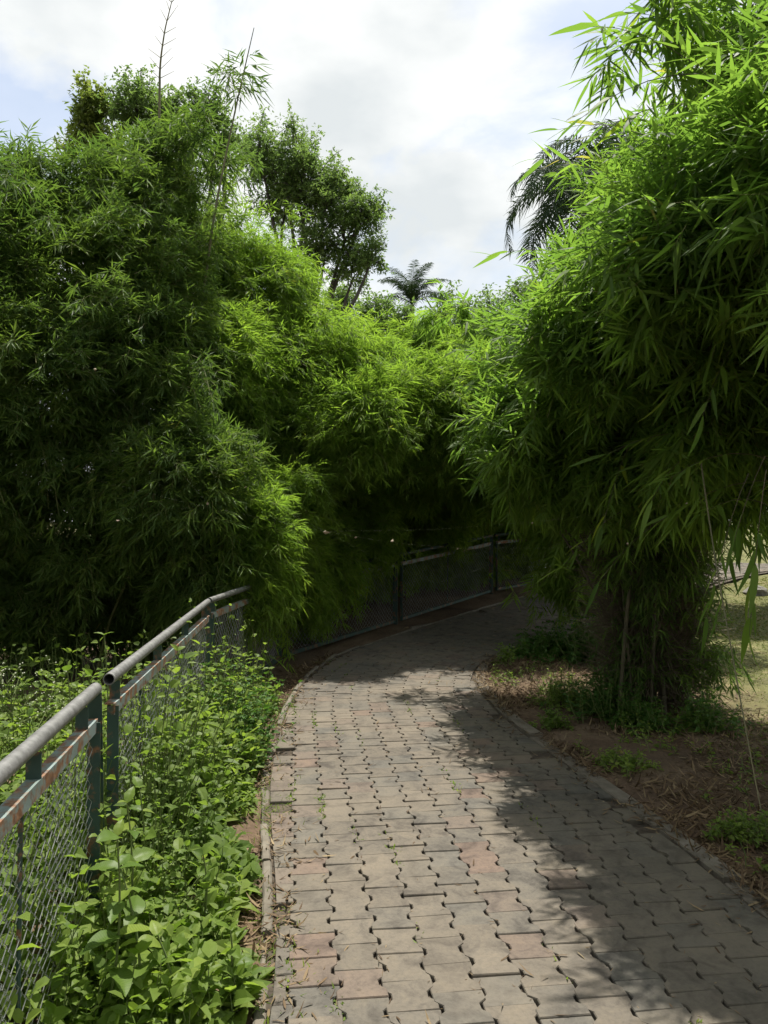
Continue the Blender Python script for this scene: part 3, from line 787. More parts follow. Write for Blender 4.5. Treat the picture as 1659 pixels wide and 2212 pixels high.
# right clump, near the path
D_lobes = [lb(1350, 850, 6.4, 270, 270, 1.3, 460), lb(1500, 600, 5.9, 260, 250, 1.2, 380), lb(1215, 970, 6.5, 170, 160, .8, 300), lb(1590, 800, 5.0, 250, 250, 1.0, 340),
           lb(1480, 1030, 6.0, 220, 110, .9, 330), lb(1620, 360, 5.3, 130, 130, .8, 90), lb(1310, 730, 6.8, 130, 140, .8, 220), lb(1700, 700, 4.6, 180, 300, 1.0, 200), lb(1450, 520, 6.2, 130, 120, .8, 130), lb(1160, 830, 7.2, 100, 120, .7, 150),
           (np.array([1.4, 4.95, 2.7]), np.array([.4, .6, .45]), 120), (np.array([1.6, 4.0, 2.9]), np.array([.4, .5, .5]), 100), (np.array([1.85, 3.3, 3.0]), np.array([.4, .5, .6]), 90)]
D = bamboo('dense bright bamboo clump rising from a dark bristly base beside the path', (2.28, 6.6), D_lobes, 'bamboo_near', .155, .0175, ncul=44, spread=.24, per=18, K=8, droop=.25, hang=-.25, low_hang=.12, kind=4)
# wispy upper sprays against the sky
wisp = FAcc(); foliage(wisp, [lb(1620, 110, 4.6, 140, 140, .6, 46), lb(1430, 120, 4.3, 110, 90, .5, 12), lb(1390, 400, 6.2, 110, 90, .5, 26), lb(1010, 700, 8.0, 90, 40, .3, 9)], .2, .024, K=7, per=7, droop=.3, kind=4, up=.6, hang=-.05)
o = wisp.build('top_foliage', M['bamboo_near'], D); o['kind'] = 'stuff'
o = wisp.stem.build('branches', M['culm'], D); o['kind'] = 'stuff'
# bristly base: dead twigs and small leaves round the foot
tw = Acc(); n = 4200
bz = rng.uniform(.05, 1.6, n); ang = rng.uniform(0, 2 * np.pi, n); rad = .12 + .16 * rng.random(n) + .09 * np.maximum(0, bz - .7)
Pb = np.stack([2.28 + np.cos(ang) * rad, 6.6 + np.sin(ang) * rad, bz], -1)
dr = nrm(np.stack([np.cos(ang), np.sin(ang), rng.uniform(-.3, 1.4, n)], -1) + rng.normal(0, .5, (n, 3)))
ln_ = rng.uniform(.15, .5, n)[:, None]
V, T = tubes(np.stack([Pb, Pb + dr * ln_ * .5 + rng.normal(0, .02, (n, 3)), Pb + dr * ln_ + rng.normal(0, .03, (n, 3))], 1), np.array([.004, .003, .0012]), 3); tw.add(V, T)
o = tw.build('dead_twigs', M['dead_twig'], D); o['kind'] = 'stuff'
low = FAcc(); foliage(low, [lb(1420, 1210, 6.3, 110, 80, .4, 90), lb(1410, 1320, 6.5, 100, 130, .4, 50), lb(1380, 1450, 6.5, 90, 80, .35, 30), lb(1510, 1440, 6.5, 60, 110, .3, 30)], .12, .014, K=6, per=9, droop=.5, tl=.1)
o = low.build('base_foliage', M['bamboo_dark'], D); o['kind'] = 'stuff'
o = low.stem.build('branches', M['dead_twig'], D); o['kind'] = 'stuff'

# single large leaves on the near side of the right clump
def lance(seed):
    r = np.random.default_rng(seed); n = 9; t = np.linspace(0, 1, n)
    w = np.sin(np.pi * np.clip(t, 0, 1) ** .62) ** .8 * .5; w[0] = .03; w[-1] = 0.004
    z = -r.uniform(.05, .28) * t ** 2; tw_ = r.normal(0, .25) * t
    V = []
    for k in range(n):
        for sgn in (-1, 0, 1):
            V.append((t[k], sgn * w[k] * .125 * math.cos(tw_[k]), z[k] + (abs(sgn) * .03 * w[k]) + sgn * w[k] * .125 * math.sin(tw_[k])))
    F = [(k * 3 + e, k * 3 + 3 + e, k * 3 + 4 + e, k * 3 + 1 + e) for k in range(n - 1) for e in (0, 1)]
    me = mesh_data('leaf', np.array(V), np.array(F), smooth=True); me.materials.append(M['bamboo_leaf_obj']); return me
lances = [lance(k) for k in range(6)]
def place_leaf(parent, me, p, d, L, roll=0.0, width=1.0):
    d = Vector(d).normalized(); n0 = Vector((random.gauss(0, .35), random.gauss(0, .35), 1)); s = n0.cross(d).normalized(); n0 = d.cross(s)
    o = bpy.data.objects.new('leaf', me); col.objects.link(o); o.parent = parent
    m = Matrix((d * L, s * L * width, n0 * L)).transposed().to_4x4()
    m.translation = Vector(p) - Vector(root_loc(parent)); o.matrix_local = m
    return o
twigs = Acc(); count = 0
spots = []
for _ in range(34):                                  # twigs hanging out on the near face
    u = random.uniform(1180, 1655); v = random.uniform(480, 1150)
    Y = np.interp(u, [1150, 1400, 1660], [5.9, 4.7, 3.6]) + random.uniform(-.2, .3)
    if v > 1000: Y += .4
    spots.append((at(u, v, Y), np.array([random.uniform(-.9, .1), random.uniform(-.7, .2), random.uniform(-.7, .35)])))
for u, v, Y, dx, dz in ((1440, 90, 3.9, -.9, .35), (1400, 170, 3.8, -.8, -.3), (1500, 60, 4.0, -.6, .2), (1560, 150, 3.9, -.5, -.4), (1450, 220, 4.0, -.9, -.2), (1340, 270, 5.0, -.7, .3), (1275, 360, 5.6, -.8, .35), (1180, 540, 6.0, -.9, .2), (1610, 1090, 3.7, -.2, -.9), (1640, 1130, 3.5, -.1, -1), (1580, 1120, 3.9, -.3, -.9)):
    spots.append((at(u, v, Y), np.array([dx, random.uniform(-.3, .3), dz])))
spots = spots[34:] + spots[:31]
for p, d in spots:
    d = nrm(d); L = .42; k_n = 7
    q = np.stack([p + d * L * t - UP * .10 * t * t for t in np.linspace(-.7, 1, 6)])
    V, T = tubes(q, np.linspace(.003, .0012, 6), 4); twigs.add(V, T)
    B = nrm(np.cross(d, UP))
    for k in range(k_n):
        if count >= 300: break
        t = .1 + .9 * k / (k_n - 1); sg = 1 if k % 2 else -1
        dd = d * .75 + B * sg * random.uniform(.35, .8) * (1 if k < k_n - 1 else .1) - UP * random.uniform(.05, .55) + rng.normal(0, .12, 3)
        place_leaf(D, random.choice(lances), p + d * L * t - UP * .10 * t * t, dd, random.uniform(.15, .27), width=random.uniform(.8, 1.15)); count += 1
o = twigs.build('twigs', M['culm_old'], D); o['kind'] = 'stuff'
# slender culm bowing down towards the camera on the right
q = dens(np.array([at(1500, 900, 4.4), at(1545, 1180, 3.9), at(1560, 1350, 3.5), at(1590, 1560, 3.2), at(1640, 1800, 2.9), at(1690, 1960, 2.8)]), 24)
a = Acc(); V, T = tubes(q, np.linspace(.005, .0022, 24), 5); a.add(V, T)
a.build('drooping_culm', M['shoot'], D, smooth=True)

# dark clump farther right, beyond the lawn edge
Hl = [lb(1680, 1010, 11.6, 190, 150, .9, 240), lb(1790, 820, 11.8, 240, 300, 1.1, 260), lb(1660, 740, 12.0, 200, 230, .9, 220)]
bamboo('shaded bamboo clump at the right margin, behind the bright one', (6.6, 12.0), Hl, 'bamboo_dark', .18, .021, ncul=18, spread=.3, per=12, K=7, droop=.7)
Gl = [lb(1300, 960, 9.6, 150, 130, .8, 170), lb(1230, 1090, 9.4, 130, 100, .7, 240), lb(1280, 1240, 9.2, 110, 110, .5, 220), lb(1150, 1000, 10.0, 110, 110, .8, 260), lb(1045, 930, 9.8, 95, 110, .7, 300), lb(1115, 860, 9.6, 95, 105, .7, 260), lb(1380, 760, 10, 220, 220, 1.0, 220)]
bamboo('thin-stemmed bamboo clump on the inside of the bend, pale culms showing', (3.0, 9.3), Gl, 'bamboo_light', .16, .019, ncul=22, spread=.22, per=12, K=7, droop=.7)

for lab, bx, by, w in (('unseen added bamboo clump beside the path at the right, nearest the viewer', 3.9, 2.6, 1.25), ('unseen added bamboo clump behind the viewer at the right', 3.4, -2.2, 1.6), ('unseen added bamboo clump behind the viewer at the left', -3.6, -2.4, 1.7), ('unseen added bamboo clump at the left beside the viewer', -5.0, 2.6, 1.5)):
    bamboo(lab, (bx, by), [(np.array([bx, by, 1.9]), np.array([w, w, 1.5]), 200), (np.array([bx, by, 3.7]), np.array([w * 1.15, w * 1.1, 1.7]), 240)], 'bamboo_dark', .22, .03, ncul=10, spread=.3, per=10, K=7)  # out-of-view clumps, added to block sky light and deepen the shade

# ------------------------------------------------------------------ trees and palms
def tree(label, foot, lobes, leafmat, leaf=(.10, .055), per=34, twigs_per=26, trunk_r=.16, fork=.45, name='broadleaf_tree', group='trees beyond the bamboo', tw_r=.012):
    gz0 = float(ground_z(foot[1])); root = thing(name, (foot[0], foot[1], gz0), label, 'tree', group)
    cs = np.array([l[0] for l in lobes]); zmin = cs[:, 2].min()
    fk = np.array([foot[0] * .7 + cs[:, 0].mean() * .3, foot[1] * .7 + cs[:, 1].mean() * .3, gz0 + (zmin - gz0) * fork])
    a = Acc(); t = np.linspace(0, 1, 8)[:, None]
    q = np.array([foot[0], foot[1], gz0 - .1]) * (1 - t) + fk * t + np.sin(t * 4) * .08
    V, T = tubes(q, np.linspace(trunk_r * 1.25, trunk_r * .8, 8), 9); a.add(V, T)
    lf = Acc()
    for c, r, nb in lobes:
        n = max(4, int(nb)); t = np.linspace(0, 1, 9)[:, None]
        mid = (fk + c) / 2 + np.array([random.gauss(0, .3), random.gauss(0, .3), random.uniform(0, .5)])
        q = (1 - t) ** 2 * fk + 2 * t * (1 - t) * mid + t ** 2 * c + np.cumsum(rng.normal(0, .03, (9, 3)), 0)
        V, T = tubes(q, np.linspace(trunk_r * .5, tw_r * 2, 9), 6); a.add(V, T)
        d = nrm(rng.normal(0, 1, (n, 3)) + UP * .15)
        rr = rng.uniform(.55, 1.05, n)[:, None] * (1 + .25 * np.sin(d[:, :1] * 6 + c[0]) * np.sin(d[:, 2:] * 5))
        end = c + d * np.array(r) * rr; st = c + (d * np.array(r) * .15) - UP * .1
        t3 = np.linspace(0, 1, 6)[None, :, None]
        B = st[:, None] * (1 - t3) + end[:, None] * t3 + UP * (.15 * np.sin(np.pi * t3) * np.linalg.norm(end - st, axis=1)[:, None, None]) + np.cumsum(rng.normal(0, .03, (n, 6, 3)), 1)
        V, T = tubes(B, np.linspace(tw_r * 1.4, tw_r * .4, 6), 3); a.add(V, T)
        # leaf clusters along the outer part of each twig
        k = twigs_per; tt = rng.uniform(.35, 1.0, (n, k)) * 5; i0 = np.clip(tt.astype(int), 0, 4); f = (tt - i0)[..., None]; rows = np.arange(n)[:, None]
        P = (B[rows, i0] * (1 - f) + B[rows, i0 + 1] * f).reshape(-1, 3) + rng.normal(0, .10 * np.mean(r), (n * k, 3))
        T0 = nrm(rng.normal(0, 1, P.shape) + UP * .3)
        sprays(lf, P, T0, per // 5, leaf[0] * 1.6, leaf[0], leaf[1], .2, kind=2, theta=1.0, jit=.6, keep=.8)
    a.build('trunk', M['bark'], root, smooth=True)
    o = lf.build('crown', M[leafmat], root)
    return root
E1 = [lb(560, 330, 18, 85, 80, 1.2, 40), lb(640, 350, 18, 80, 90, 1.2, 40), lb(705, 440, 18, 80, 90, 1.2, 42), lb(785, 460, 17.5, 60, 65, .9, 30), lb(800, 555, 17.5, 50, 45, .8, 20),
      lb(690, 550, 18, 75, 70, 1.0, 34), lb(610, 440, 18.5, 100, 80, 1.2, 40), lb(760, 590, 18, 60, 45, .8, 18), lb(665, 410, 18, 100, 90, 1.2, 44), lb(745, 510, 17.8, 95, 80, 1.0, 40), lb(600, 380, 18.2, 95, 85, 1.1, 40), lb(720, 400, 18, 70, 60, .9, 26)]
tree('airy broadleaf tree with dark limbs showing, beside the open sky', (-2.6, 18.5), E1, 'tree', leaf=(.085, .04), per=30, twigs_per=21, trunk_r=.2)
E2 = [lb(290, 235, 15, 80, 75, 1.0, 36), lb(385, 300, 15, 80, 70, 1.0, 30), lb(440, 240, 15, 60, 65, .8, 24), lb(480, 330, 15.2, 60, 80, .8, 24), lb(350, 260, 15, 100, 80, .9, 36)]
tree('broadleaf tree whose ragged top rises above the dark left bamboo', (-4.2, 15.2), E2, 'tree', leaf=(.085, .04), per=30, twigs_per=22, trunk_r=.16)
E3 = [lb(205, 265, 15.5, 60, 75, .8, 30), lb(180, 330, 15.5, 60, 70, .8, 24), lb(240, 350, 15.5, 60, 60, .8, 20)]
tree('olive-tinted small tree top poking out over the dark left bamboo', (-5.8, 15.8), E3, 'tree_yellow', per=30, twigs_per=22, trunk_r=.12)

def palm(label, crown, foot, nf, flen, leafl, trunk_r, droop, group=None, erect=.5, leaf_w=.03, npair=46):
    gz0 = float(ground_z(foot[1])); root = thing('palm_tree', (foot[0], foot[1], gz0), label, 'palm', group)
    crown = np.array(crown, float); t = np.linspace(0, 1, 12)[:, None]
    q = np.array([foot[0], foot[1], gz0 - .1]) * (1 - t) + (crown - UP * .05) * t
    V, T = tubes(q, trunk_r * (1.15 - .4 * t[:, 0]), 10); a = Acc(); a.add(V, T); a.build('trunk', M['bark'], root, smooth=True)
    for k in range(nf):
        az = k * 2.399 + random.gauss(0, .15); el = R(np.interp(k / nf, [0, 1], [88, -5 + 60 * erect])) + random.gauss(0, .12)
        L = flen * random.uniform(.85, 1.1); n = 14; p = crown.copy(); path_ = [p.copy()]; e = el
        for s_ in range(n - 1):
            dv = np.array([math.cos(e) * math.cos(az), math.cos(e) * math.sin(az), math.sin(e)])
            p = p + dv * L / (n - 1); path_.append(p.copy()); e -= droop / (n - 1) * (1 + .6 * s_ / n)
        path_ = np.array(path_)
        a = Acc(); V, T = tubes(path_, np.linspace(.022, .005, n), 4); a.add(V, T, .5)
        tt = np.repeat(np.linspace(.12, .99, npair), 2) * (n - 1); i0 = np.clip(tt.astype(int), 0, n - 2); f = (tt - i0)[:, None]
        P = path_[i0] * (1 - f) + path_[i0 + 1] * f; Tn = nrm(path_[i0 + 1] - path_[i0]); S = nrm(np.cross(Tn, UP + .01)); sg = np.where(np.arange(len(P)) % 2, 1, -1)[:, None]
        D_ = nrm(Tn * .55 + S * sg * .9 + UP * .15 + rng.normal(0, .14, P.shape)); Nn = nrm(np.cross(S * sg, Tn) * sg + rng.normal(0, .2, P.shape)); Nn = nrm(Nn - D_ * np.sum(Nn * D_, 1, keepdims=True))
        fr = tt / (n - 1); ll = leafl * np.sin(np.pi * np.clip(fr * .85 + .12, 0, 1)) ** .6 * rng.uniform(.85, 1.1, len(P))
        V, T, q_ = blade(P, D_, Nn, ll, np.full(len(P), leaf_w), rng.uniform(.3, .9, len(P)) * (1.3 - erect), 4); a.add(V, T, np.repeat(rng.random(len(P)), q_))
        a.build('frond', M['palm'], root)
    return root
palm('small spiky palm in the gap of sky above the centre bamboo', at(890, 655, 38), at(890, 1125, 38)[:2], 22, 2.5, .5, .16, 1.3, erect=.6, leaf_w=.036)
palm('palm with long drooping dark fronds rising behind the right bamboo', at(1265, 440, 19), at(1280, 1125, 19)[:2], 24, 2.9, .62, .17, 2.3, erect=.35, leaf_w=.04)
palm('palm partly hidden behind the right bamboo, fronds hanging beside it', at(1300, 370, 21), at(1340, 1125, 21)[:2], 18, 2.6, .62, .17, 2.2, erect=.4, leaf_w=.04)

far_specs = [(815, 670, 34, 50, 40), (870, 690, 33, 50, 40), (960, 665, 40, 45, 45), (1010, 690, 34, 60, 45), (1075, 665, 36, 60, 50), (1150, 640, 32, 60, 60), (745, 650, 36, 45, 45), (1230, 690, 34, 70, 60)]
far_lab = ['left of the small spiky palm', 'just under the small spiky palm', 'wispy, right of the small spiky palm', 'low in the gap above the centre bamboo', 'round, mid-gap near the right bamboo', 'against the right bamboo edge', 'under the airy broadleaf tree', 'behind the drooping palm']
for (u, v, Y, ru, rv), lab in zip(far_specs, far_lab):
    lobes = [lb(u + random.uniform(-.5, .5) * ru, v + k * rv * .8, Y, ru, rv, 1.0, 26) for k in range(3)]
    tree('distant dark green tree ' + lab, (lobes[0][0][0], Y + .5), lobes, 'tree', leaf=(.2, .1), per=20, twigs_per=12, trunk_r=.16, name='distant_tree', group='distant trees')
for k, (x, y, w) in enumerate(((16, 27, 2.6), (21, 31, 3.2), (12, 33, 2.4), (26, 26, 3.4), (-14, 24, 3.2))):
    lobes = [(np.array([x + random.uniform(-1, 1) * w * .5, y, 1.4 + w * (.5 + .55 * q)]), np.array([w, 1.6, w * .7]), 34) for q in range(3)]
    tree(['distant tree hidden beyond the lawn and right bamboo', 'tall distant tree farthest back beyond the lawn', 'low distant tree behind the drooping palms', 'distant tree at the far right end of the lawn', 'distant tree beyond the dark left bamboo'][k], (x, y + .5), lobes, 'tree', leaf=(.24, .13), per=20, twigs_per=14, trunk_r=.2, name='distant_tree', group='distant trees hidden behind bamboo')

# ------------------------------------------------------------------ weeds, shrubs, litter, grass
def stems(acc, foot, H, K, leafL, leafW, kind=8, lean=.25):
    """upright stems with leaf pairs"""
    n = len(foot); d = nrm(UP + rng.normal(0, lean, (n, 3)) * np.array([1, 1, .2]))
    V, T = tubes(np.stack([foot, foot + d * H[:, None] * .5 + rng.normal(0, .01, (n, 3)), foot + d * H[:, None]], 1), np.array([.0035, .0028, .0014]), 3); acc.stem.add(V, T)
    br = rng.random(n)
    for i in range(K):
        f = .12 + .88 * i / (K - 1)
        az = rng.uniform(0, 2 * np.pi, n)
        for sg in (0, 1):
            m = rng.random(n) < .9; a_ = az[m] + sg * np.pi + rng.normal(0, .25, m.sum())
            e = rng.uniform(-.1, .75, m.sum()) + (.35 if i == K - 1 else 0)
            D_ = np.stack([np.cos(a_) * np.cos(e), np.sin(a_) * np.cos(e), np.sin(e)], -1)
            N0 = UP + rng.normal(0, .3, D_.shape); Nn = nrm(N0 - D_ * np.sum(N0 * D_, 1, keepdims=True))
            l = leafL * rng.uniform(.55, 1.2, m.sum()) * (1.1 - .45 * f)
            P = foot[m] + d[m] * (H[m] * f)[:, None] + D_ * .008
            V, T, q = blade(P, D_, Nn, l, l * leafW * rng.uniform(.85, 1.15, m.sum()), rng.uniform(.1, .5, m.sum()), kind)
            acc.add(V, T, np.repeat(np.clip(.5 * br[m] + .5 * rng.random(m.sum()), 0, 1), q))
fence_x = lambda y: np.interp(y, [0, .55, 2.98, 6.2, 8.6], [-.75, -.80, -1.115, -1.42, -1.16])
left_x = lambda y: np.interp(y, LE[:200, 1], LE[:200, 0])
def bed(n, y0, y1, f, power=1.0):
    y = rng.uniform(y0, y1, n); x = f(y, rng.random(n) ** power); return np.stack([x, y, ground_z(y)], -1)
gc = FAcc()
# between kerb and fence: tall at the fence, low at the kerb
P = bed(1500, 1.4, 6.6, lambda y, r: fence_x(y) + .02 + (left_x(y) - fence_x(y) - .09) * r, 1.35)
fr = (P[:, 0] - fence_x(P[:, 1])) / (left_x(P[:, 1]) - fence_x(P[:, 1]))
gap = (smooth_noise(P[:, 0] * 2.2, P[:, 1] * 2.2, 21) + .5 - 2.6 * np.clip(fr - .5, 0, 1) > -.2)
P = P[gap]; fr = fr[gap]
H = (.07 + .42 * np.clip(1 - fr, 0, 1) ** 1.1) * np.clip(1.0 + .55 * smooth_noise(P[:, 0] * 2.5, P[:, 1] * 2.5, 51), .45, 1.6) * rng.uniform(.6, 1.25, len(P)) * np.interp(P[:, 1], [1.4, 2.2, 3.2, 5, 7], [.4, .6, 1.05, 1.25, 1.3])
big = smooth_noise(P[:, 0] * 1.7, P[:, 1] * 1.7, 61) + rng.normal(0, .3, len(P)) > -.15
stems(gc, P[big], H[big] * 1.15, 4, .118, .55); stems(gc, P[~big], H[~big], 5, .06, .62)
# behind the fence
P = bed(1700, 1.0, 6.2, lambda y, r: fence_x(y) - .06 - 3.2 * r, 1.3)
H = rng.uniform(.3, .75, len(P)) * np.interp(P[:, 1], [1, 3, 7], [.75, 1.0, .9])
stems(gc, P, H, 5, .095, .6)
# scattered low plants on the soil at the right
y = rng.uniform(3.0, 8.2, 420); x = np.interp(y, RE[:210, 1], RE[:210, 0]) + .1 + np.abs(rng.normal(0, .9, 420)); c = smooth_noise(x * 1.6, y * 1.6, 71) > .12
stems(gc, np.c_[x, y, ground_z(y)][c], rng.uniform(.04, .16, c.sum()), 4, .05, .5)
o = gc.build('ground_cover', M['weed']); tag(o, 'low green weeds covering the bank by the fence and dotting the right soil', 'weeds', kind='stuff')
o2 = gc.stem.build('stems', M['stem'], o); o2['kind'] = 'stuff'

# shrubby mass against the fence further on
def shrub(label, u, v, Y, w, h, n, mat, leaf, name='shrub', group='low shrubs along the path', lw=.6):
    p = at(u, v, Y); x, y = p[0], Y; root = thing(name, (x, y, float(ground_z(y))), label, 'shrub', group)
    acc = FAcc(); P = np.stack([x + rng.normal(0, w * .45, n), y + rng.normal(0, w * .4, n), np.zeros(n)], -1); P[:, 2] = ground_z(P[:, 1])
    s, o_ = to_so(P[:, :2]); P = P[(o_ < f_oL(s) - .04) | (o_ > f_oR(s) + .06)]
    rr = np.hypot(P[:, 0] - x, P[:, 1] - y) / w
    stems(acc, P, h * np.clip(1.1 - .6 * rr, .25, 1.2) * rng.uniform(.55, 1.15, len(P)), 6, leaf, lw, lean=.35)
    acc.build('crown', M[mat], root); acc.stem.build('stems', M['stem'], root)['kind'] = 'stuff'
    return root
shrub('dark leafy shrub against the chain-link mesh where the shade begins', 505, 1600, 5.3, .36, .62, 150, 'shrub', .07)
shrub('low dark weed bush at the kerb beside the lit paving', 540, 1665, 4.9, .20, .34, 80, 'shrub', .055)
shrub('small bright weed clump at the inner kerb where the path bends', 1060, 1450, 8.5, .3, .26, 60, 'weed', .07)
shrub('bright fern-like weed on bare soil between kerb and right bamboo', 1215, 1540, 6.7, .24, .30, 90, 'weed', .06, lw=.35)
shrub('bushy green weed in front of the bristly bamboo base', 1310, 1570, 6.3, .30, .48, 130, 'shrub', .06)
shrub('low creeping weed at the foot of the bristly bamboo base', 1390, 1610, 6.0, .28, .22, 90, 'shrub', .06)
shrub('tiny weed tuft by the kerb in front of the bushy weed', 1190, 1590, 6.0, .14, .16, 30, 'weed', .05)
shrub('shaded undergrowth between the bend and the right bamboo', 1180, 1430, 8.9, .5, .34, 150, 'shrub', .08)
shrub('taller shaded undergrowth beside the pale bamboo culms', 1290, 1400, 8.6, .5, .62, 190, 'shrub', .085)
shrub('small green sprig on leaf litter at the right edge', 1600, 1800, 3.9, .2, .14, 40, 'weed', .045)
shrub('small green sprig on leaf litter near the kerb', 1330, 1680, 5.0, .2, .13, 40, 'weed', .045)
shrub('leafy sprig right of the bristly bamboo base, before the lawn', 1520, 1590, 5.9, .22, .3, 50, 'shrub', .07)

# big broad-leaved plants by the fence, every leaf its own piece
def broad(seed):
    r = np.random.default_rng(seed); nu, nv = 9, 7; V = []
    for i in range(nu):
        t = i / (nu - 1); w = (math.sin(math.pi * min(1, t ** .72 * .98 + .02)) ** .85) * .33 + (.02 if i == 0 else .0)
        for j in range(nv):
            q = (j / (nv - 1)) * 2 - 1
            z = .22 * w * abs(q) - .30 * t ** 2 + .012 * math.sin(9 * t * 2 + 2.5 * abs(q)) + r.normal(0, .004)
            V.append((t, q * w * (1 + .04 * math.sin(17 * t)), z))
    F = [(i * nv + j, i * nv + nv + j, i * nv + nv + j + 1, i * nv + j + 1) for i in range(nu - 1) for j in range(nv - 1)]
    me = mesh_data('leaf', np.array(V), np.array(F), smooth=True); me.materials.append(M['weed_obj']); return me
broads = [broad(k) for k in range(4)]
def broad_plant(label, x, y, H, pairs, Lf):
    z = float(ground_z(y)); root = thing('broadleaf_weed', (x, y, z), label, 'plant', 'broad-leaved weeds by the fence')
    top = np.array([x + random.gauss(0, .05), y + random.gauss(0, .05), z + H]); b = np.array([x, y, z - .02])
    q = np.stack([b * (1 - t) + top * t + np.array([.03 * math.sin(3 * t), 0, 0]) for t in np.linspace(0, 1, 6)])
    a = Acc(); V, T = tubes(q, np.linspace(.006, .0025, 6), 5); a.add(V, T); a.build('stem', M['stem'], root, smooth=True)
    az = random.uniform(0, 6)
    for k in range(pairs):
        t = .35 + .65 * k / (pairs - 1); p = b * (1 - t) + top * t + np.array([.03 * math.sin(3 * t), 0, 0]); az += 1.45 + random.gauss(0, .2)
        for sg in (0, math.pi):
            e = random.uniform(-.15, .45) + (.5 if k == pairs - 1 else 0); aa = az + sg + random.gauss(0, .2)
            place_leaf(root, random.choice(broads), p, (math.cos(aa) * math.cos(e), math.sin(aa) * math.cos(e), math.sin(e)), Lf * random.uniform(.5, .95) * (1.1 - .45 * (t - .35) / .65), width=random.uniform(.85, 1.15))
plants = [('broad-leaved weed drooping through the nearest mesh, largest leaf hanging down', -.88, 2.42, .62, 5, .16),
          ('broad-leaved weed at the lower left, in front of the near mesh', -.79, 2.5, .46, 5, .13),
          ('broad-leaved weed with upright yellow-green leaves below the rusty near rail', -.93, 2.75, .60, 5, .12),
          ('tall broad-leaved weed behind the nearest handrail, leaf over the rail', -1.14, 2.2, .98, 5, .13),
          ('tall broad-leaved weed growing up to the gap between two handrails', -1.28, 3.15, 1.0, 5, .12),
          ('broad-leaved weed behind the near handrail at the left margin', -1.25, 2.0, 1.0, 5, .14),
          ('broad-leaved weed standing behind the open pipe end', -1.35, 3.7, 1.05, 5, .12),
          ('broad-leaved weed in front of the leaning post', -.98, 3.05, .55, 5, .11),
          ('broad-leaved weed halfway between fence and kerb', -.72, 2.95, .36, 4, .10),
          ('low broad-leaved weed close to the kerb at the bottom', -.56, 2.55, .26, 4, .10),
          ('broad-leaved weed before the second mesh panel', -1.06, 3.8, .55, 5, .10),
          ('pale broad-leaved weed touching the second panel rail', -1.2, 4.4, .86, 5, .10),
          ('broad-leaved weed at the bottom left corner of the bank', -.66, 2.42, .3, 4, .12)]
for p in plants: broad_plant(*p)

# flowering weeds behind the handrail
for lab, u, v, Y, n in (('tall branching weed with tiny pale flower heads at the left margin', 25, 1500, 4.3, 18), ('branching weed with tiny pale flower heads right of the taller one', 105, 1510, 4.6, 14), ('short branching weed with pale flower heads nearest the handrail', 60, 1560, 4.0, 10)):
    p = at(u, v, Y); root = thing('flowering_weed', (p[0], Y, 0.0), lab, 'plant', 'flowering weeds behind the fence')
    a = Acc(); fl = Acc(); top = np.array([p[0], Y, p[2] + .05])
    V, T = tubes(np.stack([np.array([p[0], Y, -.02]), (np.array([p[0], Y, 0]) + top) / 2 + [.02, 0, 0], top]), np.array([.005, .004, .002]), 4); a.add(V, T)
    for k in range(n):
        st = np.array([p[0], Y, 0]) * .0 + np.array([p[0], Y, top[2] * random.uniform(.6, 1)]); e = st + np.array([random.gauss(0, .11), random.gauss(0, .11), random.uniform(.06, .24)])
        V, T = tubes(np.stack([st, (st + e) / 2 + [0, 0, -.01], e]), np.array([.0022, .0016, .001]), 3); a.add(V, T)
        for q in range(3):
            c = e + rng.normal(0, .022, 3); V, T = tubes(np.stack([e - UP * .02, c]), np.array([.001, .0008]), 3); a.add(V, T)
            oc = np.array([[1, 0, 0], [-1, 0, 0], [0, 1, 0], [0, -1, 0], [0, 0, 1], [0, 0, -1]]) * .0048
            fl.add(c + oc, [(0, 2, 4), (2, 1, 4), (1, 3, 4), (3, 0, 4), (2, 0, 5), (1, 2, 5), (3, 1, 5), (0, 3, 5)])
    a.build('stem', M['stem'], root); o = fl.build('flower_heads', M['flower'], root); o['kind'] = 'stuff'

# weeds and grass in the joints and along the left edge of the path
jw = Acc(); n = 1500
j = rng.choice([-7, -6, -6, -6, -5, -5, -5, -5, -4, -3, 0, 2], n); s_ = rng.uniform(2.2, 8.2, n); clus = (np.sin(s_ * 7 + j * 2.1) + np.sin(s_ * 3.1 + j) > .75)
j, s_ = j[clus], s_[clus]; o_ = (j + .5) * PW + .01 + rng.normal(0, .006, len(j))
ok = (o_ > f_oL(s_) + .03); xy = frame(s_[ok], o_[ok]); P0 = np.c_[xy, ground_z(xy[:, 1]) + .018]
for k in range(9):
    D_ = nrm(rng.normal(0, 1, P0.shape) * np.array([1, 1, .3]) + UP * .9); N0 = UP + rng.normal(0, .3, D_.shape); Nn = nrm(N0 - D_ * np.sum(N0 * D_, 1, keepdims=True) + 1e-3)
    V, T, q = blade(P0 + rng.normal(0, .008, P0.shape) * [1, 1, 0], D_, Nn, rng.uniform(.016, .05, len(P0)), rng.uniform(.004, .011, len(P0)), rng.uniform(.1, .5, len(P0)), 4); jw.add(V, T, np.repeat(rng.random(len(P0)), q))
n = 2600; y = rng.uniform(2.2, 8.6, n); x = left_x(y) + rng.normal(.05, .075, n); cl = smooth_noise(x * 1.5, y * 2.2, 33) > -.1; x, y = x[cl], y[cl]
P0 = np.c_[x, y, ground_z(y) + .012]; D_ = nrm(rng.normal(0, .8, P0.shape) * [1, 1, .2] + UP); N0 = rng.normal(0, 1, D_.shape); Nn = nrm(N0 - D_ * np.sum(N0 * D_, 1, keepdims=True))
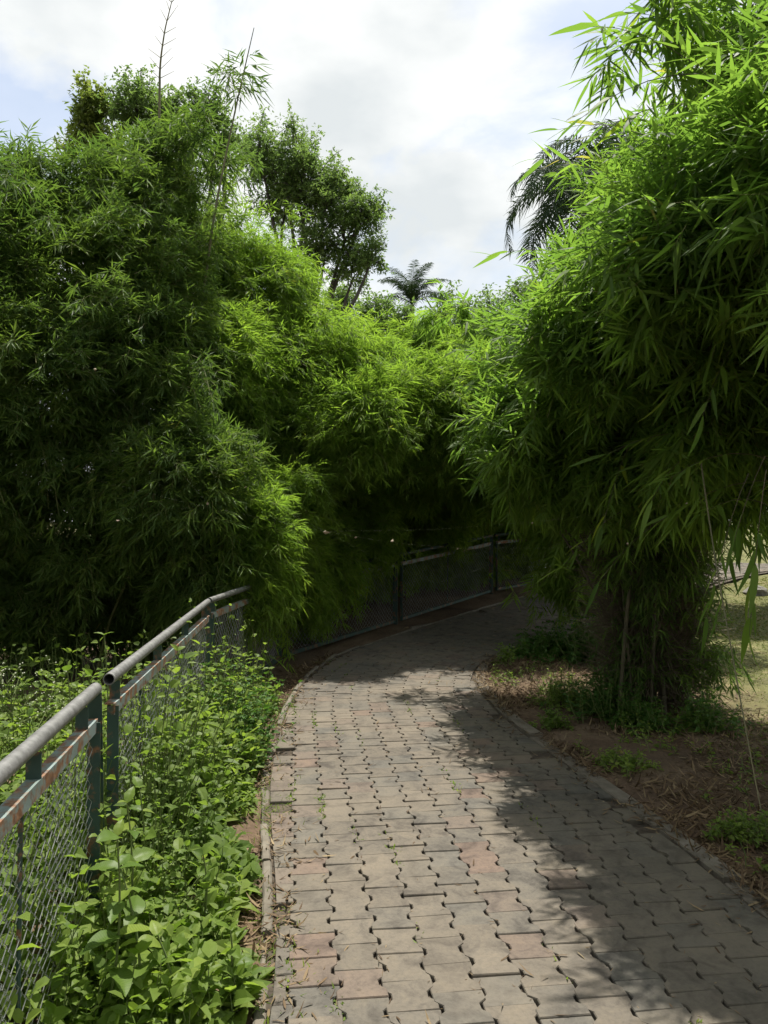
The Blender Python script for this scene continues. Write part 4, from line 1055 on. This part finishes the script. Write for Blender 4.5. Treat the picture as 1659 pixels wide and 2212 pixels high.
V, T, q = blade(P0, D_, Nn, rng.uniform(.025, .075, len(P0)), rng.uniform(.003, .006, len(P0)), rng.uniform(.1, .7, len(P0)), 4); jw.add(V, T, np.repeat(rng.random(len(P0)), q))
o = jw.build('joint_grass', M['weed']); tag(o, 'small grass and weeds sprouting in the paving joints and by the left kerb', 'grass', kind='stuff')

# lawn blades
n = 60000; y = rng.uniform(5.2, 15, n) ; x = 2.2 + rng.random(n) * (.62 * y - 1.2)
keep = 1 / (1 + np.exp(-((x - 2.7 - .10 * (y - 6)) * 3 + smooth_noise(x, y, 8) * 2.5))) > rng.random(n); x, y = x[keep], y[keep]
s_, o_ = np.concatenate([to_so(np.c_[x, y][a:a + 3000])[0] for a in range(0, len(x), 3000)]), np.concatenate([to_so(np.c_[x, y][a:a + 3000])[1] for a in range(0, len(x), 3000)])
k = o_ > f_oR(s_) + .25; x, y = x[k], y[k]
P0 = np.c_[x, y, ground_z(y)]; D_ = nrm(rng.normal(0, .7, P0.shape) * [1, 1, .2] + UP); N0 = rng.normal(0, 1, D_.shape); Nn = nrm(N0 - D_ * np.sum(N0 * D_, 1, keepdims=True))
V, T, q = blade(P0, D_, Nn, rng.uniform(.03, .075, len(P0)), rng.uniform(.004, .008, len(P0)), rng.uniform(.2, .8, len(P0)), 2)
o = mk('grass', V, T, M['grass'], rnd=np.repeat(rng.random(len(P0)), q)); tag(o, 'short dry yellow-green lawn grass behind the right bamboo', 'grass', kind='stuff')

# dry bamboo leaves
lt = Acc()
def litter(x, y, zoff, lo=.05, hi=.14, flat=.22):
    P0 = np.c_[x, y, zoff]; az = rng.uniform(0, 2 * np.pi, len(x)); e = rng.normal(0, flat, len(x))
    D_ = np.stack([np.cos(az) * np.cos(e), np.sin(az) * np.cos(e), np.abs(np.sin(e)) * .8], -1); D_ = nrm(D_); N0 = UP + rng.normal(0, .35, D_.shape); Nn = nrm(N0 - D_ * np.sum(N0 * D_, 1, keepdims=True))
    l = rng.uniform(lo, hi, len(x)); V, T, q = blade(P0, D_, Nn, l, l * rng.uniform(.09, .17, len(x)), rng.normal(0, .3, len(x)), 4); lt.add(V, T, np.repeat(rng.random(len(x)) ** 1.2, q))
right_x = lambda y: np.interp(y, RE[:210, 1], RE[:210, 0])
n = 26000; y = rng.uniform(2.4, 8.6, n); x = right_x(y) - .03 + np.abs(rng.normal(.05, 1.1, n)); c = smooth_noise(x * 1.6, y * 1.6, 14) + .7 > rng.random(n) * 1.1 - .3; x, y = x[c], y[c]
litter(x, y, np.where(x < right_x(y) + .06, ground_z(y) + .034, terrain_z(x, y) + .006), .03, .105, .3)
n = 4200; y = rng.uniform(1.8, 8.8, n); x = left_x(y) + rng.normal(-.11, .10, n); c = smooth_noise(x, y * 1.5, 17) > -.15; x, y = x[c], y[c]
litter(x, y, ground_z(y) + .02, .04, .10)
n = 1100; s_ = 2.2 + 6.8 * rng.random(n) ** 1.2; jj = rng.choice(np.arange(-6, 8), n, p=np.linspace(2.2, .6, 14) / np.linspace(2.2, .6, 14).sum()); o_ = (jj + .5) * PW + .01 + rng.normal(0, .012, n); ok = (o_ > f_oL(s_) + .03) & (o_ < f_oR(s_) - .05)
xy = frame(s_[ok], o_[ok]); litter(xy[:, 0], xy[:, 1], ground_z(xy[:, 1]) + TOPZ - .006 + rng.random(len(xy)) * .01, .012, .042, .12)
n = 700; s_ = rng.uniform(7, 16, n); o_ = rng.uniform(-1, 1, n); xy = frame(s_, o_); litter(xy[:, 0], xy[:, 1], ground_z(xy[:, 1]) + TOPZ + .004, .03, .09, .1)
n = 1500; y = 2.2 + 7 * rng.random(n); x = np.where(rng.random(n) < .55, left_x(y) + .03 + np.abs(rng.normal(0, .09, n)), right_x(y) - .03 - np.abs(rng.normal(0, .13, n))); c = smooth_noise(x, y * 2.0, 19) > -.1
litter(x[c], y[c], ground_z(y[c]) + TOPZ + .003, .02, .08, .12)
n = 170; y = 2.3 + 6 * rng.random(n); x = left_x(y) + .1 + (right_x(y) - left_x(y) - .2) * rng.random(n); litter(x, y, ground_z(y) + TOPZ + .003, .02, .07, .12)
o = lt.build('leaf_litter', M['litter']); tag(o, 'fallen dry tan bamboo leaves scattered on soil and along the paving', 'leaf litter', kind='stuff')

# stones by the lawn and the bank
def rock(label, x, y, r, seed):
    rr = np.random.default_rng(seed); nu, nv = 9, 6; V = [(0, 0, .8)]
    for i in range(1, nv):
        ph = math.pi * i / nv
        for j in range(nu):
            th = 2 * math.pi * j / nu; q = 1 + rr.normal(0, .12); V.append((math.sin(ph) * math.cos(th) * q * 1.3, math.sin(ph) * math.sin(th) * q, math.cos(ph) * .7 * q))
    V.append((0, 0, -.8)); V = np.array(V) * r + np.array([x, y, float(ground_z(y)) + r * .25]); T = []
    for j in range(nu):
        k = (j + 1) % nu; T.append((0, 1 + j, 1 + k)); b = 1 + (nv - 2) * nu; T.append((len(V) - 1, b + k, b + j))
        for i in range(nv - 2): a_ = 1 + i * nu; T += [(a_ + j, a_ + nu + j, a_ + nu + k), (a_ + j, a_ + nu + k, a_ + k)]
    o = mk('stone', V, np.array(T), M['rock']); tag(o, label, 'stone')
rock('pale grey stone on the lawn at the right margin', 6.1, 12.6, .15, 1)
rock('half-buried grey stone among litter beside the left kerb', -.62, 2.72, .06, 2)

# ------------------------------------------------------------------ spider web with caught bits, strung across the path
web = thing('spider_web', at(760, 1160, 3.0), 'faint spider web strung across the path with pale bits caught in it', 'spider web')
wa = Acc(); Yw = 3.0
P = lambda u, v, d=0: at(u, v, Yw + d)
lines = [((180, 1030, 1.2), (703, 1148, 0)), ((703, 1148, 0), (1150, 1128, .3)), ((1150, 1128, .3), (1640, 1062, .9)), ((703, 1148, 0), (988, 1184, .1)), ((988, 1184, .1), (1355, 1173, .6)), ((1355, 1173, .6), (1640, 1160, .9)),
         ((703, 1148, 0), (940, 1260, .1)), ((940, 1260, .1), (1120, 1190, .3)), ((255, 1123, 1.0), (448, 1087, .5)), ((448, 1087, .5), (530, 1050, .3)), ((530, 1050, .3), (703, 1148, 0)), ((205, 797, 1.5), (448, 1087, .5)), ((180, 1130, 1.2), (255, 1123, 1.0)), ((100, 760, 2), (205, 797, 1.5))]
for a0, b0 in lines:
    a1, b1 = P(*a0), P(*b0); m_ = (a1 + b1) / 2 - UP * .012
    V, T = tubes(np.stack([a1, m_, b1]), np.full(3, .00004), 3); wa.add(V, T)
wa.build('strands', M['web'], web)
for u, v, d, r in ((703, 1148, 0, .013), (768, 1158, .02, .006), (847, 1166, .05, .008), (988, 1184, .1, .005), (255, 1123, 1.0, .011), (205, 797, 1.5, .012), (448, 1087, .5, .008), (530, 1050, .3, .008), (1355, 1173, .6, .009), (1150, 1128, .3, .006), (1483, 1086, .7, .008)):
    c = P(u, v, d) - UP * .004; oc = np.array([[1.2, 0, 0], [-1, 0, 0], [0, 1, 0], [0, -1, 0], [.2, 0, .8], [0, .2, -.9]]) * r * .75 + rng.normal(0, r * .25, (6, 3))
    mk('caught_debris', c + oc, np.array([(0, 2, 4), (2, 1, 4), (1, 3, 4), (3, 0, 4), (2, 0, 5), (1, 2, 5), (3, 1, 5), (0, 3, 5)]), M['debris'], web)
print('TRIS', sum(len(o.data.loops) - 2 * len(o.data.polygons) for o in bpy.data.objects if o.type == 'MESH'), 'OBJ', len(bpy.data.objects))
